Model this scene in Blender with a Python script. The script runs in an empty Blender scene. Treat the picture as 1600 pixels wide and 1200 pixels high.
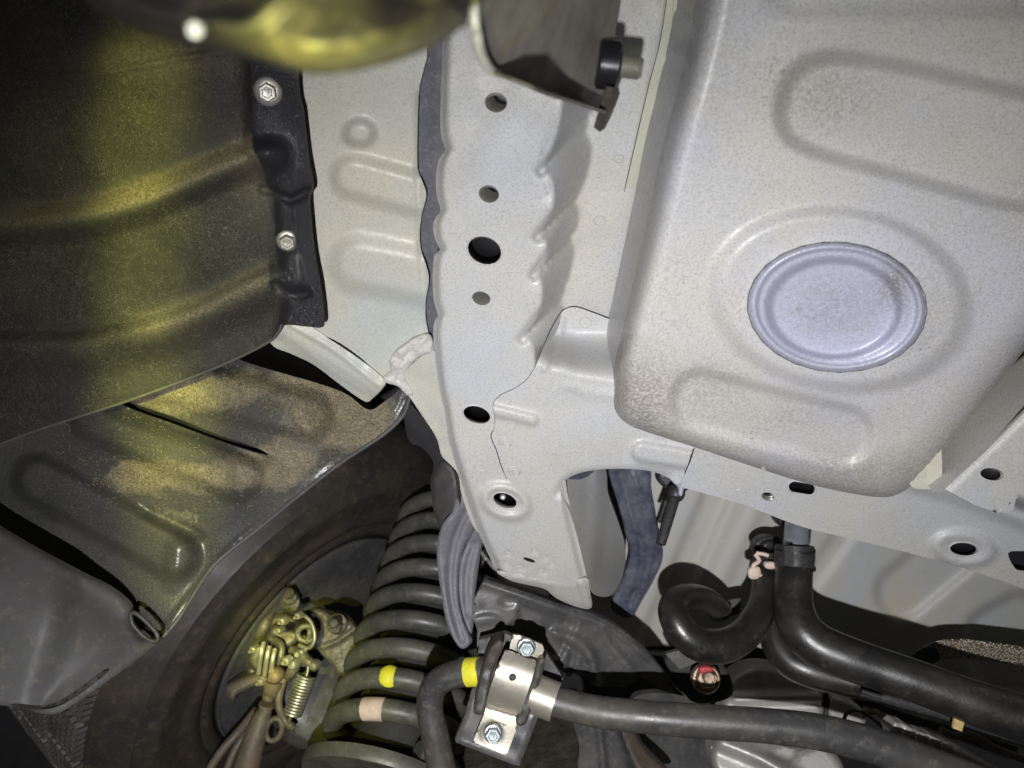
import bpy, math, random
import numpy as np
from mathutils import Vector, Matrix
from mathutils.geometry import delaunay_2d_cdt
R = math.radians
random.seed(5); rng = np.random.default_rng(7)

# ---------------------------------------------------------------- camera, world, lamps
scene = bpy.context.scene
col = scene.collection
FPX = 1200.0                       # focal length in photo pixels (1600 wide)
ELEV = R(55)
CAM = np.array([0.0, 0.0, 1.0])    # car is raised, camera held under it
FW = np.array([0, math.cos(ELEV), math.sin(ELEV)])
UP = np.array([0, -math.sin(ELEV), math.cos(ELEV)])
RT = np.array([1.0, 0, 0])
cam_d = bpy.data.cameras.new("camera"); cam = bpy.data.objects.new("camera", cam_d); col.objects.link(cam)
cam.location = CAM
cam.rotation_euler = (R(90) + ELEV, 0, 0)
cam_d.sensor_width = 36; cam_d.lens = 36 * FPX / 1600
cam_d.clip_start = 0.01; cam_d.clip_end = 50
cam_d.dof.use_dof = True; cam_d.dof.focus_distance = 0.50; cam_d.dof.aperture_fstop = 11
scene.camera = cam

world = bpy.data.worlds.new("World"); scene.world = world; world.use_nodes = True
world.node_tree.nodes["Background"].inputs[0].default_value = (1.0, 0.97, 0.90, 1)
world.node_tree.nodes["Background"].inputs[1].default_value = 0.022
scene.view_settings.view_transform = 'Standard'; scene.view_settings.look = 'None'
scene.view_settings.exposure = 0.0; scene.view_settings.gamma = 1.0

def campt(r, u, f): return Vector(CAM + RT * r + UP * u + FW * f)
def lamp(name, kind, loc, energy, color, target=None, **kw):
    l = bpy.data.lights.new(name, kind); l.energy = energy; l.color = color
    for k, v in kw.items(): setattr(l, k, v)
    o = bpy.data.objects.new(name, l); col.objects.link(o); o.location = loc
    if target is not None:
        o.rotation_euler = (Vector(target) - Vector(loc)).to_track_quat('-Z', 'Y').to_euler()
    return o
# white hand lamp held below and behind the camera
lamp("hand_lamp", 'SPOT', campt(-0.025, -0.10, -0.14), 28.5, (0.985, 0.985, 1.0), campt(0.05, -0.30, 0.6),
     spot_size=R(112), spot_blend=1.0, shadow_soft_size=0.005)

# ---------------------------------------------------------------- pixel / depth helpers
def rays(x, y):
    x = np.asarray(x, float); y = np.asarray(y, float)
    return FW + ((x - 800) / FPX)[..., None] * RT + ((600 - y) / FPX)[..., None] * UP
def PT(x, y, d): return CAM + rays(x, y) * np.asarray(d, float)[..., None]
def P(x, y, d): return Vector(PT(np.array(x), np.array(y), np.array(d)))
def horiz(h):                      # horizontal surface h metres above the camera
    return lambda x, y: h / rays(x, y)[..., 2]
# yellow lamp light from the left; its band is stacked from added narrow spots
ylw = (0.96, 1.0, 0.17)
for tx, ty, td, e, sz, lx, ly, lz_ in [
        (228, 130, .42, 11, 8, -.16, -.02, -.10), (224, 235, .45, 14, 8, -.16, -.02, -.10), (222, 340, .46, 16, 8, -.16, -.02, -.10), (218, 445, .48, 17, 8, -.16, -.02, -.10), (220, 550, .51, 16, 8, -.16, -.02, -.10), (252, 650, .56, 26, 9, -.16, -.02, -.10), (262, 760, .56, 16, 9, -.16, -.02, -.10), (272, 880, .58, 12, 8, -.16, -.02, -.10),
        (225, 400, .47, 5, 24, -.16, -.02, -.10), (345, 990, .6, 6, 8, -.16, -.02, -.10), (437, 1005, .8, 42, 7.5, -.16, -.02, -.10), (505, 1050, .78, 12, 13, -.16, -.02, -.10), (560, 1150, .75, 5, 18, -.16, -.02, -.10), (500, 92, .10, 6.5, 15, -.045, -.05, 0.035), (738, 40, .2, 1.2, 18, -.05, -.06, 0.02), (1420, 20, .33, .9, 44, -.025, -.10, -.10)]:  # closing entries: spots added near the camera to tint shield, arm and tub
    lamp("yellow_light_spot", 'SPOT', campt(lx, ly, lz_), e, ylw if lx < -.1 or e > 1 else (.95, 1, .5), P(tx, ty, td), spot_size=R(sz), spot_blend=1.0, shadow_soft_size=0.010)

def tps(ctrl):                     # smooth depth map through control points (planes stay planes)
    c = np.array(ctrl, float); X = (c[:, :2] - [800, 600]) / 400; z = 1 / c[:, 2]; n = len(c)
    def U(r2): return np.where(r2 > 1e-12, r2 * np.log(r2 + 1e-12), 0)
    A = np.c_[np.ones(n), X]
    if n == 3:
        w = np.zeros(3); a = np.linalg.solve(A, z)
    else:
        K = U(((X[:, None] - X[None]) ** 2).sum(-1)) + np.eye(n) * 1e-4
        M = np.block([[K, A], [A.T, np.zeros((3, 3))]])
        s = np.linalg.solve(M, np.r_[z, 0, 0, 0]); w, a = s[:n], s[n:]
    def f(x, y):
        q = np.stack([(np.asarray(x, float) - 800) / 400, (np.asarray(y, float) - 600) / 400], -1)
        v = a[0] + q[..., 0] * a[1] + q[..., 1] * a[2]
        if n > 3: v = v + (U(((q[..., None, :] - X) ** 2).sum(-1)) * w).sum(-1)
        return 1 / v
    return f

def catmull(p, closed, n=8):
    p = np.array(p, float); m = len(p); out = []
    segs = m if closed else m - 1
    for i in range(segs):
        g = (lambda k: p[k % m]) if closed else (lambda k: p[min(max(k, 0), m - 1)])
        a, b, c, d = g(i - 1), g(i), g(i + 1), g(i + 2)
        for t in np.arange(n) / n:
            out.append(.5 * ((2 * b) + (-a + c) * t + (2 * a - 5 * b + 4 * c - d) * t * t + (-a + 3 * b - 3 * c + d) * t ** 3))
    if not closed: out.append(p[-1])
    return np.array(out)
def resample(p, step, closed=True):
    p = np.array(p, float)
    q = np.vstack([p, p[:1]]) if closed else p
    L = np.r_[0, np.cumsum(np.linalg.norm(np.diff(q[:, :2], axis=0), axis=1))]
    n = max(6 if closed else 2, int(round(L[-1] / step)))
    t = np.linspace(0, L[-1], n + 1)
    if closed: t = t[:-1]
    return np.stack([np.interp(t, L, q[:, k]) for k in range(q.shape[1])], 1)
def edgewise(p, step):
    p = np.array(p, float); out = []
    for a, b in zip(p, np.roll(p, -1, 0)):
        n = max(1, int(round(np.linalg.norm(b - a) / step))); out += [a + (b - a) * k / n for k in range(n)]
    return np.array(out)
def segdist(x, y, p, closed=True):
    x = np.asarray(x, float); y = np.asarray(y, float)
    a = np.array(p, float)[:, :2]; b = np.roll(a, -1, 0)
    if not closed: a, b = a[:-1], b[:-1]
    best = np.full(x.shape, 1e9)
    for i in range(len(a)):
        ab = b[i] - a[i]; L = (ab ** 2).sum() + 1e-9
        t = np.clip(((x - a[i, 0]) * ab[0] + (y - a[i, 1]) * ab[1]) / L, 0, 1)
        best = np.minimum(best, (x - a[i, 0] - t * ab[0]) ** 2 + (y - a[i, 1] - t * ab[1]) ** 2)
    return np.sqrt(best)
def inside(x, y, p):
    x = np.asarray(x, float); y = np.asarray(y, float)
    a = np.array(p, float)[:, :2]; b = np.roll(a, -1, 0); r = np.zeros(x.shape, bool)
    for i in range(len(a)):
        if a[i, 1] == b[i, 1]: continue
        c = ((a[i, 1] > y) != (b[i, 1] > y)) & (x < (b[i, 0] - a[i, 0]) * (y - a[i, 1]) / (b[i, 1] - a[i, 1]) + a[i, 0])
        r ^= c
    return r
def sm(t): t = np.clip(t, 0, 1); return t * t * (3 - 2 * t)
# relief fields (metres towards the viewer) over photo coordinates
def r_poly(pts, h, soft=12, smooth=True):
    p = catmull(pts, True, 5) if smooth else np.array(pts, float)
    return lambda x, y: h * sm(.5 + np.where(inside(x, y, p), 1, -1) * segdist(x, y, p) / (2 * soft) )
def r_ell(cx, cy, rx, ry, rot, h, soft=.12):
    c, s = math.cos(R(rot)), math.sin(R(rot))
    def f(x, y):
        u = ((x - cx) * c + (y - cy) * s) / rx; v = (-(x - cx) * s + (y - cy) * c) / ry
        return h * sm(.5 + (1 - np.hypot(u, v)) / (2 * soft))
    return f
def r_line(pts, w, h, smooth=True):
    p = catmull(pts, False, 5) if smooth and len(pts) > 2 else np.array(pts, float)
    return lambda x, y: h * sm(1 - segdist(x, y, p, False) / w)
def r_cap(pts, r, h, soft=8):
    p = catmull(pts, False, 5) if len(pts) > 2 else np.array(pts, float)
    return lambda x, y: h * sm(.5 + (r - segdist(x, y, p, False)) / (2 * soft))
def r_side(pts, w, h):             # step: lower by h on the right-hand side of a downward line
    p = np.array(pts, float)
    def f(x, y):
        X = np.interp(y, p[:, 1], p[:, 0]); W = np.interp(y, p[:, 1], np.interp(p[:, 1], [0, 1200], [w, w]))
        return -h * sm((x - X) / W)
    return f
def r_noise(scale, h, seed=0):     # soft random undulation
    g = np.random.default_rng(seed); k = g.normal(size=(14, 2)) / scale; ph = g.uniform(0, 6.28, 14)
    def f(x, y):
        s = 0
        for i in range(14): s = s + np.sin(x * k[i, 0] + y * k[i, 1] + ph[i])
        return h * s / 4
    return f
def add(*fs): return lambda x, y: sum(f(x, y) for f in fs)
def ell(cx, cy, rx, ry, rot=0, n=28):
    t = np.arange(n) / n * 2 * math.pi; c, s = math.cos(R(rot)), math.sin(R(rot))
    return np.stack([cx + rx * np.cos(t) * c - ry * np.sin(t) * s, cy + rx * np.cos(t) * s + ry * np.sin(t) * c], 1)

# ---------------------------------------------------------------- object helpers
def root(name, label, cat, at, group=None):
    o = bpy.data.objects.new(name, None); col.objects.link(o); o.location = at
    o.empty_display_size = .02; o['label'] = label; o['category'] = cat
    if group: o['group'] = group
    return o
LOC = {}
def link(name, me, mat, parent=None, smooth=True):
    o = bpy.data.objects.new(name, me); col.objects.link(o)
    if me.materials: pass
    else: me.materials.append(mat)
    if smooth: me.polygons.foreach_set('use_smooth', [True] * len(me.polygons))
    if parent:
        off = parent.location if parent.type == 'EMPTY' else Vector((0, 0, 0))
        o.parent = parent; o.matrix_parent_inverse = Matrix.Translation(-off)
    return o
def mesh(name, v, f):
    me = bpy.data.meshes.new(name); me.from_pydata([tuple(a) for a in v], [], [tuple(a) for a in f]); me.validate(); me.update(); return me

def sheet(name, outline, dep, mat, parent=None, relief=None, holes=(), step=6, thick=.0015, rim=None, smooth=True, back=None, attrs=None):
    """pressed sheet: outline over the photo, real depth, relief, rounded rim and a real edge"""
    o = resample(catmull(outline, True, 6), step) if smooth else edgewise(outline, step)
    hs = [resample(h, max(1.6, step * .5)) for h in holes]
    x0, y0 = o.min(0); x1, y1 = o.max(0)
    gx, gy = np.meshgrid(np.arange(x0, x1, step), np.arange(y0, y1, step * .87))
    gx = gx + (np.arange(gx.shape[0]) % 2)[:, None] * step * .5
    gx, gy = gx.ravel(), gy.ravel()
    k = inside(gx, gy, o); gx, gy = gx[k], gy[k]
    k = segdist(gx, gy, o) > step * .55
    for h in hs: k &= (~inside(gx, gy, h)) & (segdist(gx, gy, h) > step * .35)
    gx, gy = gx[k], gy[k]
    pts = [o] + hs; edges = []; n = 0
    for q in pts:
        m = len(q); edges += [(n + i, n + (i + 1) % m) for i in range(m)]; n += m
    allp = np.vstack(pts + [np.stack([gx, gy], 1)])
    vv, ee, ff, *_ = delaunay_2d_cdt([Vector(a) for a in allp], edges, [], 0, 1e-5)
    v2 = np.array([tuple(a) for a in vv]); F = np.array([f for f in ff if len(f) == 3])
    c = v2[F].mean(1); k = inside(c[:, 0], c[:, 1], o)
    for h in hs: k &= ~inside(c[:, 0], c[:, 1], h)
    F = F[k]
    x, y = v2[:, 0], v2[:, 1]
    d = dep(x, y)
    if relief: d = d - relief(x, y)
    if rim:
        w, h = rim; t = np.clip(segdist(x, y, o) / w, 0, 1); d = d + h * (1 - np.sqrt(np.clip(1 - (1 - t) ** 2, 0, 1)))
    v3 = PT(x, y, d)
    # wound towards the viewer
    a, b, cc = v2[F[:, 0]], v2[F[:, 1]], v2[F[:, 2]]
    cr = (b[:, 0] - a[:, 0]) * (cc[:, 1] - a[:, 1]) - (b[:, 1] - a[:, 1]) * (cc[:, 0] - a[:, 0])
    F = np.where((cr > 0)[:, None], F[:, ::-1], F)
    verts = list(v3); faces = [tuple(f) for f in F.tolist()]; nf = len(faces)
    if thick:
        e = {}
        for f in faces:
            for i in range(3):
                a, b = f[i], f[(i + 1) % 3]; e[(a, b)] = 1
        bd = [(a, b) for (a, b) in e if (b, a) not in e]
        N = np.array(back if back is not None else FW) ; N = N / np.linalg.norm(N)
        idx = {}
        def g(i, s):
            if (i, s) not in idx:
                idx[(i, s)] = len(verts); verts.append(v3[i] + N * thick * s)
            return idx[(i, s)]
        for a, b in bd: faces.append((g(b, 0), g(a, 0), g(a, 1), g(b, 1)))
    me = mesh(name, verts, faces)
    for k, fn in (attrs or {}).items():
        val = np.zeros(len(verts), np.float32); val[:len(v3)] = fn(x, y); me.attributes.new(k, 'FLOAT', 'POINT').data.foreach_set('value', val)
    ob = link(name, me, mat, parent)
    return ob

def tube(name, path, rad, mat, parent=None, seg=20, n=8, smooth=True, cap=True, flat=1.0, ripple=None, twist=None):
    """tube through (x, y, depth) control points; rad in photo pixels"""
    p = np.array(path, float)
    rr = np.full(len(p), rad, float) if np.isscalar(rad) else np.array(rad, float)
    q = np.c_[p, rr]
    if smooth and len(p) > 2: q = catmull(q, False, n)
    elif ripple: q = np.stack([np.interp(np.linspace(0, len(q) - 1, n * (len(q) - 1) + 1), range(len(q)), q[:, k]) for k in range(4)], 1)
    c = PT(q[:, 0], q[:, 1], q[:, 2]); rw = q[:, 3] * q[:, 2] / FPX
    return wtube(name, c, rw, mat, parent, seg, cap, flat, ripple)
def wtube(name, c, rw, mat, parent=None, seg=16, cap=True, flat=1.0, ripple=None, closed=False):
    c = np.array(c, float); m = len(c); rw = np.full(m, rw) if np.isscalar(rw) else np.array(rw)
    T = np.gradient(c, axis=0) if not closed else (np.roll(c, -1, 0) - np.roll(c, 1, 0)); T /= np.linalg.norm(T, axis=1)[:, None] + 1e-12
    u = np.cross(T[0], FW); 
    if np.linalg.norm(u) < .1: u = np.cross(T[0], RT)
    u /= np.linalg.norm(u); verts = []
    for i in range(m):
        u = u - T[i] * (u @ T[i]); u /= np.linalg.norm(u); w = np.cross(T[i], u)
        for k in range(seg):
            a = 2 * math.pi * k / seg; r = rw[i]
            if ripple: r *= ripple(i, k)
            verts.append(c[i] + u * math.cos(a) * r + w * math.sin(a) * r * flat)
    f = []
    for i in range(m if closed else m - 1):
        j = (i + 1) % m
        for k in range(seg):
            l = (k + 1) % seg; f.append((i * seg + k, i * seg + l, j * seg + l, j * seg + k))
    if cap and not closed: f.append(tuple(range(seg))[::-1]); f.append(tuple((m - 1) * seg + k for k in range(seg)))
    me = mesh(name, verts, f); o = link(name, me, mat, parent)
    if cap and not closed:
        for e in (0, 1): me.polygons[len(me.polygons) - 1 - e].use_smooth = False
        me.set_sharp_from_angle(angle=R(50))
    return o
def frame(n):
    n = Vector(n).normalized(); a = Vector((0, 0, 1)) if abs(n.z) < .9 else Vector((1, 0, 0))
    u = n.cross(a).normalized(); return u, n.cross(u), n
def lathe(name, prof, at, axis, mat, parent=None, seg=32, sides=None):
    """turned part: prof = [(radius, height along axis)], metres"""
    u, w, n = frame(axis); at = Vector(at); v = []; f = []
    for r, h in prof:
        for k in range(seg):
            a = 2 * math.pi * k / seg; v.append(at + n * h + (u * math.cos(a) + w * math.sin(a)) * r)
    m = len(prof)
    for i in range(m - 1):
        for k in range(seg):
            l = (k + 1) % seg; f.append((i * seg + k, i * seg + l, (i + 1) * seg + l, (i + 1) * seg + k))
    f.append(tuple(range(seg))[::-1]); f.append(tuple((m - 1) * seg + k for k in range(seg)))
    me = mesh(name, v, f); o = link(name, me, mat, parent); me.set_sharp_from_angle(angle=R(35)); return o
def normal_at(dep, x, y):
    a = P(x, y, float(dep(np.array(x), np.array(y)))); b = P(x + 8, y, float(dep(np.array(x + 8.), np.array(y)))); c = P(x, y + 8, float(dep(np.array(x), np.array(y + 8.))))
    n = (b - a).cross(c - a).normalized()
    return n if n.dot(Vector(FW)) < 0 else -n
def D(dep, x, y): return float(dep(np.array(float(x)), np.array(float(y))))
def hexbolt(name, x, y, d, axis, rpx, mat, parent, washer=1.5, head=.8, mark=None):
    """flange bolt: washer, hexagonal head, dished top; axis points away from the surface"""
    r = rpx * d / FPX; at = P(x, y, d); ax = Vector(axis).normalized()
    o = lathe(name, [(r, 0), (r, r * head * .8), (r * .86, r * head), (r * .6, r * head), (r * .5, r * head * .9), (.0001, r * head * .86)], at + ax * r * .25, ax, mat, parent, seg=6)
    if mark:
        right = Vector(RT); u = (right - ax * right.dot(ax)).normalized(); w = ax.cross(u); w = w if w.dot(Vector(UP)) > 0 else -w
        c = at + ax * r * (.25 + head * .9)
        wtube('head_mark', [c + u * r * a + w * r * b for a, b in ((-.28, .28), (.26, .30), (-.02, -.34))], r * .07, mat, o, seg=6)
    lathe('washer', [(r * washer, 0), (r * washer, r * .1), (r * washer * .93, r * .2), (r * 1.05, r * .3), (r * .9, r * .34)], at, ax, mat, o, seg=32)
    return o
def ring(name, x, y, d, rx, ry, rot, w, mat, parent, a0=0, a1=360):
    closed = a1 - a0 >= 360
    t = np.radians(np.linspace(a0, a1, 26)); t = t[:-1] if closed else t
    c, s = math.cos(R(rot)), math.sin(R(rot))
    X = x + rx * np.cos(t) * c - ry * np.sin(t) * s; Y = y + rx * np.cos(t) * s + ry * np.sin(t) * c
    dd = d(X, Y) if callable(d) else np.full(len(X), d)
    return wtube(name, PT(X, Y, dd), w * float(np.mean(dd)) / FPX, mat, parent, seg=6, closed=closed)
def threaded(name, x, y, rx, ry, rot, dep, mat, parent, depth=.016, axis=(.22, 0.05, 1), thr=6, bottom=True):
    """weld nut seen through its hole: threaded bore with a dark end"""
    e = ell(x, y, rx, ry, rot, 28); d = dep(e[:, 0], e[:, 1]); base = PT(e[:, 0], e[:, 1], d + .0002)
    ax = np.array(axis, float); ax /= np.linalg.norm(ax); c = base.mean(0); v = []; f = []; m = 0
    n = thr * 4
    for i in range(n + 1):
        k = 1 - .10 * (i % 4 in (1, 2)) * (i > 1)
        v += list(c + (base - c) * k * .99 + ax * depth * i / n)
    for i in range(n):
        for k in range(28):
            l = (k + 1) % 28; f.append((i * 28 + k, i * 28 + l, (i + 1) * 28 + l, (i + 1) * 28 + k))
    if bottom: f.append(tuple(n * 28 + k for k in range(28)))
    me = mesh(name, v, f); me.materials.append(mat); me.materials.append(M['black'])
    for p in me.polygons: p.material_index = 1 if (len(p.vertices) > 4 or p.index > 28 * n * .72) else 0  # deep end of the bore blackened for shade
    return link(name, me, mat, parent, smooth=False)

# ---------------------------------------------------------------- materials
class NT:
    def __init__(s, name):
        s.m = bpy.data.materials.new(name); s.m.use_nodes = True; s.t = s.m.node_tree; s.b = s.t.nodes['Principled BSDF']
        tc = s.t.nodes.new('ShaderNodeTexCoord'); s.co = tc.outputs['Object']
    def attr(s, k):
        n = s.t.nodes.new('ShaderNodeAttribute'); n.attribute_name = k; return n.outputs['Fac']
    def L(s, a, b): s.t.links.new(a, b)
    def noise(s, scale, detail=3, rough=.6, dist=0, co=None, out='Fac'):
        n = s.t.nodes.new('ShaderNodeTexNoise'); s.L(co or s.co, n.inputs['Vector'])
        n.inputs['Scale'].default_value = scale; n.inputs['Detail'].default_value = detail; n.inputs['Roughness'].default_value = rough; n.inputs['Distortion'].default_value = dist
        return n.outputs[out]
    def vor(s, scale, feature='F1', out='Distance', co=None):
        n = s.t.nodes.new('ShaderNodeTexVoronoi'); s.L(co or s.co, n.inputs['Vector']); n.feature = feature; n.inputs['Scale'].default_value = scale; return n.outputs[out]
    def scale(s, v, co=None):
        n = s.t.nodes.new('ShaderNodeMapping'); s.L(co or s.co, n.inputs['Vector']); n.inputs['Scale'].default_value = v; return n.outputs[0]
    def ramp(s, f, *st):
        n = s.t.nodes.new('ShaderNodeValToRGB'); s.L(f, n.inputs[0]); e = n.color_ramp.elements
        while len(e) < len(st): e.new(.5)
        for k, (p, c) in zip(e, st):
            k.position = p; k.color = (c, c, c, 1) if np.isscalar(c) else (*c, 1)
        return n.outputs[0]
    def math(s, op, a, b=0.0):
        n = s.t.nodes.new('ShaderNodeMath'); n.operation = op
        for i, q in enumerate((a, b)):
            if isinstance(q, (int, float)): n.inputs[i].default_value = q
            else: s.L(q, n.inputs[i])
        return n.outputs[0]
    def mix(s, f, a, b, mode='MIX'):
        n = s.t.nodes.new('ShaderNodeMix'); n.data_type = 'RGBA'; n.blend_type = mode
        for i, q in ((0, f), (6, a), (7, b)):
            if isinstance(q, (int, float)): n.inputs[i].default_value = q
            elif isinstance(q, tuple): n.inputs[i].default_value = (*q, 1)
            else: s.L(q, n.inputs[i])
        return n.outputs[2]
    def bump(s, h, strength=.3, dist=.0005):
        n = s.t.nodes.new('ShaderNodeBump'); s.L(h, n.inputs['Height']); n.inputs['Strength'].default_value = strength; n.inputs['Distance'].default_value = dist
        s.L(n.outputs[0], s.b.inputs['Normal'])
    def set(s, color=None, rough=None, metal=0, spec=.5):
        if color is not None:
            (s.L(color, s.b.inputs['Base Color']) if not isinstance(color, tuple) else setattr(s.b.inputs['Base Color'], 'default_value', (*color, 1)))
        if rough is not None:
            (s.L(rough, s.b.inputs['Roughness']) if not isinstance(rough, (int, float)) else setattr(s.b.inputs['Roughness'], 'default_value', rough))
        s.b.inputs['Metallic'].default_value = metal; s.b.inputs['Specular IOR Level'].default_value = spec
        return s.m

def paint(name, c, tint=(1.06, .99, .90), tint2=(.93, .97, 1.06), spk=.55, rough=.34, dirt=.35):
    n = NT(name)
    a = n.mix(n.ramp(n.noise(9, 4, .6), (.38, 0), (.62, 1)), tuple(np.array(c) * tint), tuple(np.array(c) * tint2))
    a = n.mix(n.ramp(n.noise(38, 5, .7), (.3, 0), (.75, .35)), a, tuple(np.array(c) * (.88, .84, .78)))
    s1 = n.ramp(n.noise(800, 3, .8), (.36, 1), (.52, 0))            # fine dark freckles
    a = n.mix(n.math('MULTIPLY', s1, spk), a, tuple(np.array(c) * .52))
    patch = n.ramp(n.noise(16, 4, .7), (.5, 0), (.66, 1))
    s2 = n.math('MULTIPLY', n.ramp(n.noise(420, 3, .7), (.56, 0), (.66, 1)), patch)
    a = n.mix(n.math('MULTIPLY', s2, dirt), a, (.16, .135, .10))
    da = n.attr('dust'); dm = n.math('MULTIPLY', n.ramp(n.noise(520, 4, .75), (.40, 0), (.56, 1)), da)
    a = n.mix(n.math('MULTIPLY', dm, .75), a, (.155, .14, .115)); a = n.mix(n.math('MULTIPLY', da, .20), a, (.24, .22, .18))
    s3 = n.ramp(n.vor(150), (.035, 1), (.06, 0))                    # scattered specks
    s3 = n.math('MULTIPLY', s3, n.ramp(n.noise(60, 2), (.55, 0), (.6, 1)))
    a = n.mix(n.math('MULTIPLY', s3, .7), a, (.10, .08, .06))
    hz = n.math('ADD', n.math('MULTIPLY', n.noise(1000, 3, .6), .7), n.noise(160, 3, .5))
    n.bump(hz, .34, .0006)
    return n.set(a, n.ramp(n.noise(300, 4, .6), (.3, rough - .06), (.7, rough + .2)), 0, .45)
M = {}
M['paint'] = paint('grey_primer_paint', (.475, .475, .465), tint=(1.04, 1.0, .91), tint2=(.95, .97, 1.05))
M['paint_tub'] = paint('grey_tub_paint', (.485, .485, .495), spk=.6, dirt=.6, tint=(1.04, 1.0, .92), tint2=(.95, .96, 1.06), rough=.32)
M['paint_lit_warm'] = paint('primer_with_warm_light', (.46, .46, .41), tint=(1.03, .98, .93), tint2=(.97, 1.02, .93), spk=.3, dirt=.2)  # yellowish light on the flange is put into this paint's colour
M['paint_side'] = paint('side_panel_paint', (.47, .48, .435), spk=.45, dirt=.3, rough=.38)
M['paint_pan'] = paint('floor_pan_paint', (.49, .49, .46), spk=.12, dirt=.15, rough=.45)
M['plate'] = paint('lilac_zinc_plate', (.50, .50, .61), spk=.5, dirt=.6, tint=(1, 1, 1), tint2=(.95, .97, 1.04), rough=.24); M['plate'].node_tree.nodes['Principled BSDF'].inputs['Metallic'].default_value = .12

def simple(name, c, rough, metal=0, c2=None, ns=60, bs=.25, bd=.0005, bn=400, spec=.5, dust=0, dustc=(.30, .25, .18), r2=None):
    n = NT(name); a = n.mix(n.ramp(n.noise(ns, 5, .65), (.38, 0), (.66, 1)), c, c2 or tuple(np.array(c) * .65))
    if dust:
        k = n.math('MULTIPLY', n.ramp(n.noise(ns * 6, 4, .75), (.52, 0), (.72, 1)), dust); a = n.mix(k, a, dustc)
    if dust: a = n.mix(n.math('MULTIPLY', n.attr('dust'), n.ramp(n.noise(420, 4, .75), (.36, .15), (.56, .9))), a, dustc)
    k = n.math('MULTIPLY', n.ramp(n.vor(330), (.05, 1), (.09, 0)), n.ramp(n.noise(120, 2), (.55, 0), (.62, 1)))
    a = n.mix(n.math('MULTIPLY', k, .6 if dust else .15), a, (.45, .42, .36))
    n.bump(n.noise(bn, 4, .6), bs, bd)
    return n.set(a, n.ramp(n.noise(ns * 2, 4, .6), (.3, rough), (.7, r2 or min(1, rough + .2))), metal, spec)
M['dark_flange'] = simple('dark_grey_coat', (.095, .095, .11), .5, c2=(.07, .07, .09), bn=700, bs=.4, dust=.5, dustc=(.25, .25, .27))
M['black_plastic'] = simple('black_plastic', (.035, .035, .038), .42, dust=.25)
M['mudflap'] = simple('matte_dark_plastic', (.085, .08, .08), .55, c2=(.06, .06, .058), ns=20, dust=.3, dustc=(.2, .16, .12))
M['rubber'] = simple('tyre_rubber', (.030, .029, .027), .45, c2=(.055, .042, .030), ns=14, dust=.5, dustc=(.13, .10, .07))
M['hose'] = simple('hose_rubber', (.010, .010, .011), .26, c2=(.026, .023, .019), ns=16, bs=.3, dust=.3, dustc=(.12, .105, .08), r2=.48, spec=.7)
M['bar'] = simple('anti_roll_bar_coating', (.038, .038, .040), .30, c2=(.07, .062, .052), ns=18, dust=.4, dustc=(.20, .18, .14), r2=.55, spec=.6)
M['spring'] = simple('coil_spring_coating', (.055, .056, .050), .32, c2=(.10, .095, .08), ns=25, dust=.4, dustc=(.25, .22, .17))
M['subframe'] = simple('subframe_paint', (.06, .06, .063), .25, c2=(.105, .10, .095), ns=24, dust=.35, dustc=(.24, .22, .19), r2=.6)
M['bracket'] = simple('dusty_bracket', (.16, .16, .18), .5, c2=(.11, .11, .125), ns=26, dust=.4, dustc=(.3, .28, .24))
M['steel'] = simple('zinc_plated_steel', (.46, .45, .41), .36, .75, c2=(.28, .27, .23), ns=90, bs=.3, dust=.3)
M['clamp'] = simple('clamp_steel', (.56, .52, .44), .36, .75, c2=(.42, .39, .33), ns=30, bs=.15, dust=.35, dustc=(.2, .17, .13))
M['alu'] = simple('cast_aluminium', (.50, .49, .46), .42, .5, c2=(.36, .35, .33), ns=40, bs=.4, dust=.2)
M['cast'] = simple('rusty_cast_iron', (.15, .145, .125), .40, .4, c2=(.07, .05, .035), ns=70, bs=.7, bd=.0012, bn=260, dust=.6)
M['rod'] = simple('dirty_rod', (.10, .085, .065), .5, .1, c2=(.14, .10, .07), ns=30, bs=.4, dust=.4)
M['black'] = simple('black_part', (.018, .018, .02), .35)
M['chrome_black'] = simple('black_glossy_nut', (.035, .035, .042), .15, .6, bs=.06)
M['dark_in'] = simple('dark_inner_metal', (.035, .034, .033), .7)
M['wheel_house'] = simple('wheelhouse_felt', (.045, .045, .05), .8, c2=(.075, .075, .085), ns=10)
M['blue_tape'] = simple('blue_black_mastic', (.055, .06, .095), .36, c2=(.14, .14, .18), ns=45, bs=.4, bd=.001, bn=90, dust=.2, dustc=(.3, .3, .33))
M['lilac'] = simple('lilac_lip', (.42, .40, .52), .4)
M['clip'] = simple('cream_plastic', (.62, .60, .48), .35, c2=(.52, .50, .40))
M['pink'] = simple('pale_pink_plastic', (.70, .56, .46), .4, c2=(.6, .46, .38))
M['pinkmark'] = simple('pink_paint', (.60, .46, .42), .6)
M['yellow'] = simple('yellow_paint', (.75, .68, .02), .5, c2=(.6, .58, .05), ns=200)
M['red'] = simple('red_paint', (.50, .06, .07), .4)
M['gold'] = simple('brown_passivated', (.40, .30, .21), .36, .6, c2=(.14, .09, .07), ns=70)
M['tape'] = simple('tan_tape', (.62, .45, .18), .5)
M['muffler'] = simple('grey_heat_metal', (.045, .040, .034), .42, .2, c2=(.020, .017, .015), ns=24, dust=.3)
M['galv'] = simple('galvanised_pipe', (.40, .43, .48), .4, .4, c2=(.28, .31, .36), ns=160)
M['arm'] = simple('stained_grey_metal', (.27, .255, .23), .45, .2, c2=(.18, .155, .135), ns=45, dust=.2, dustc=(.2, .16, .12))
M['white'] = simple('white_head', (.85, .87, .84), .35)

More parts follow.
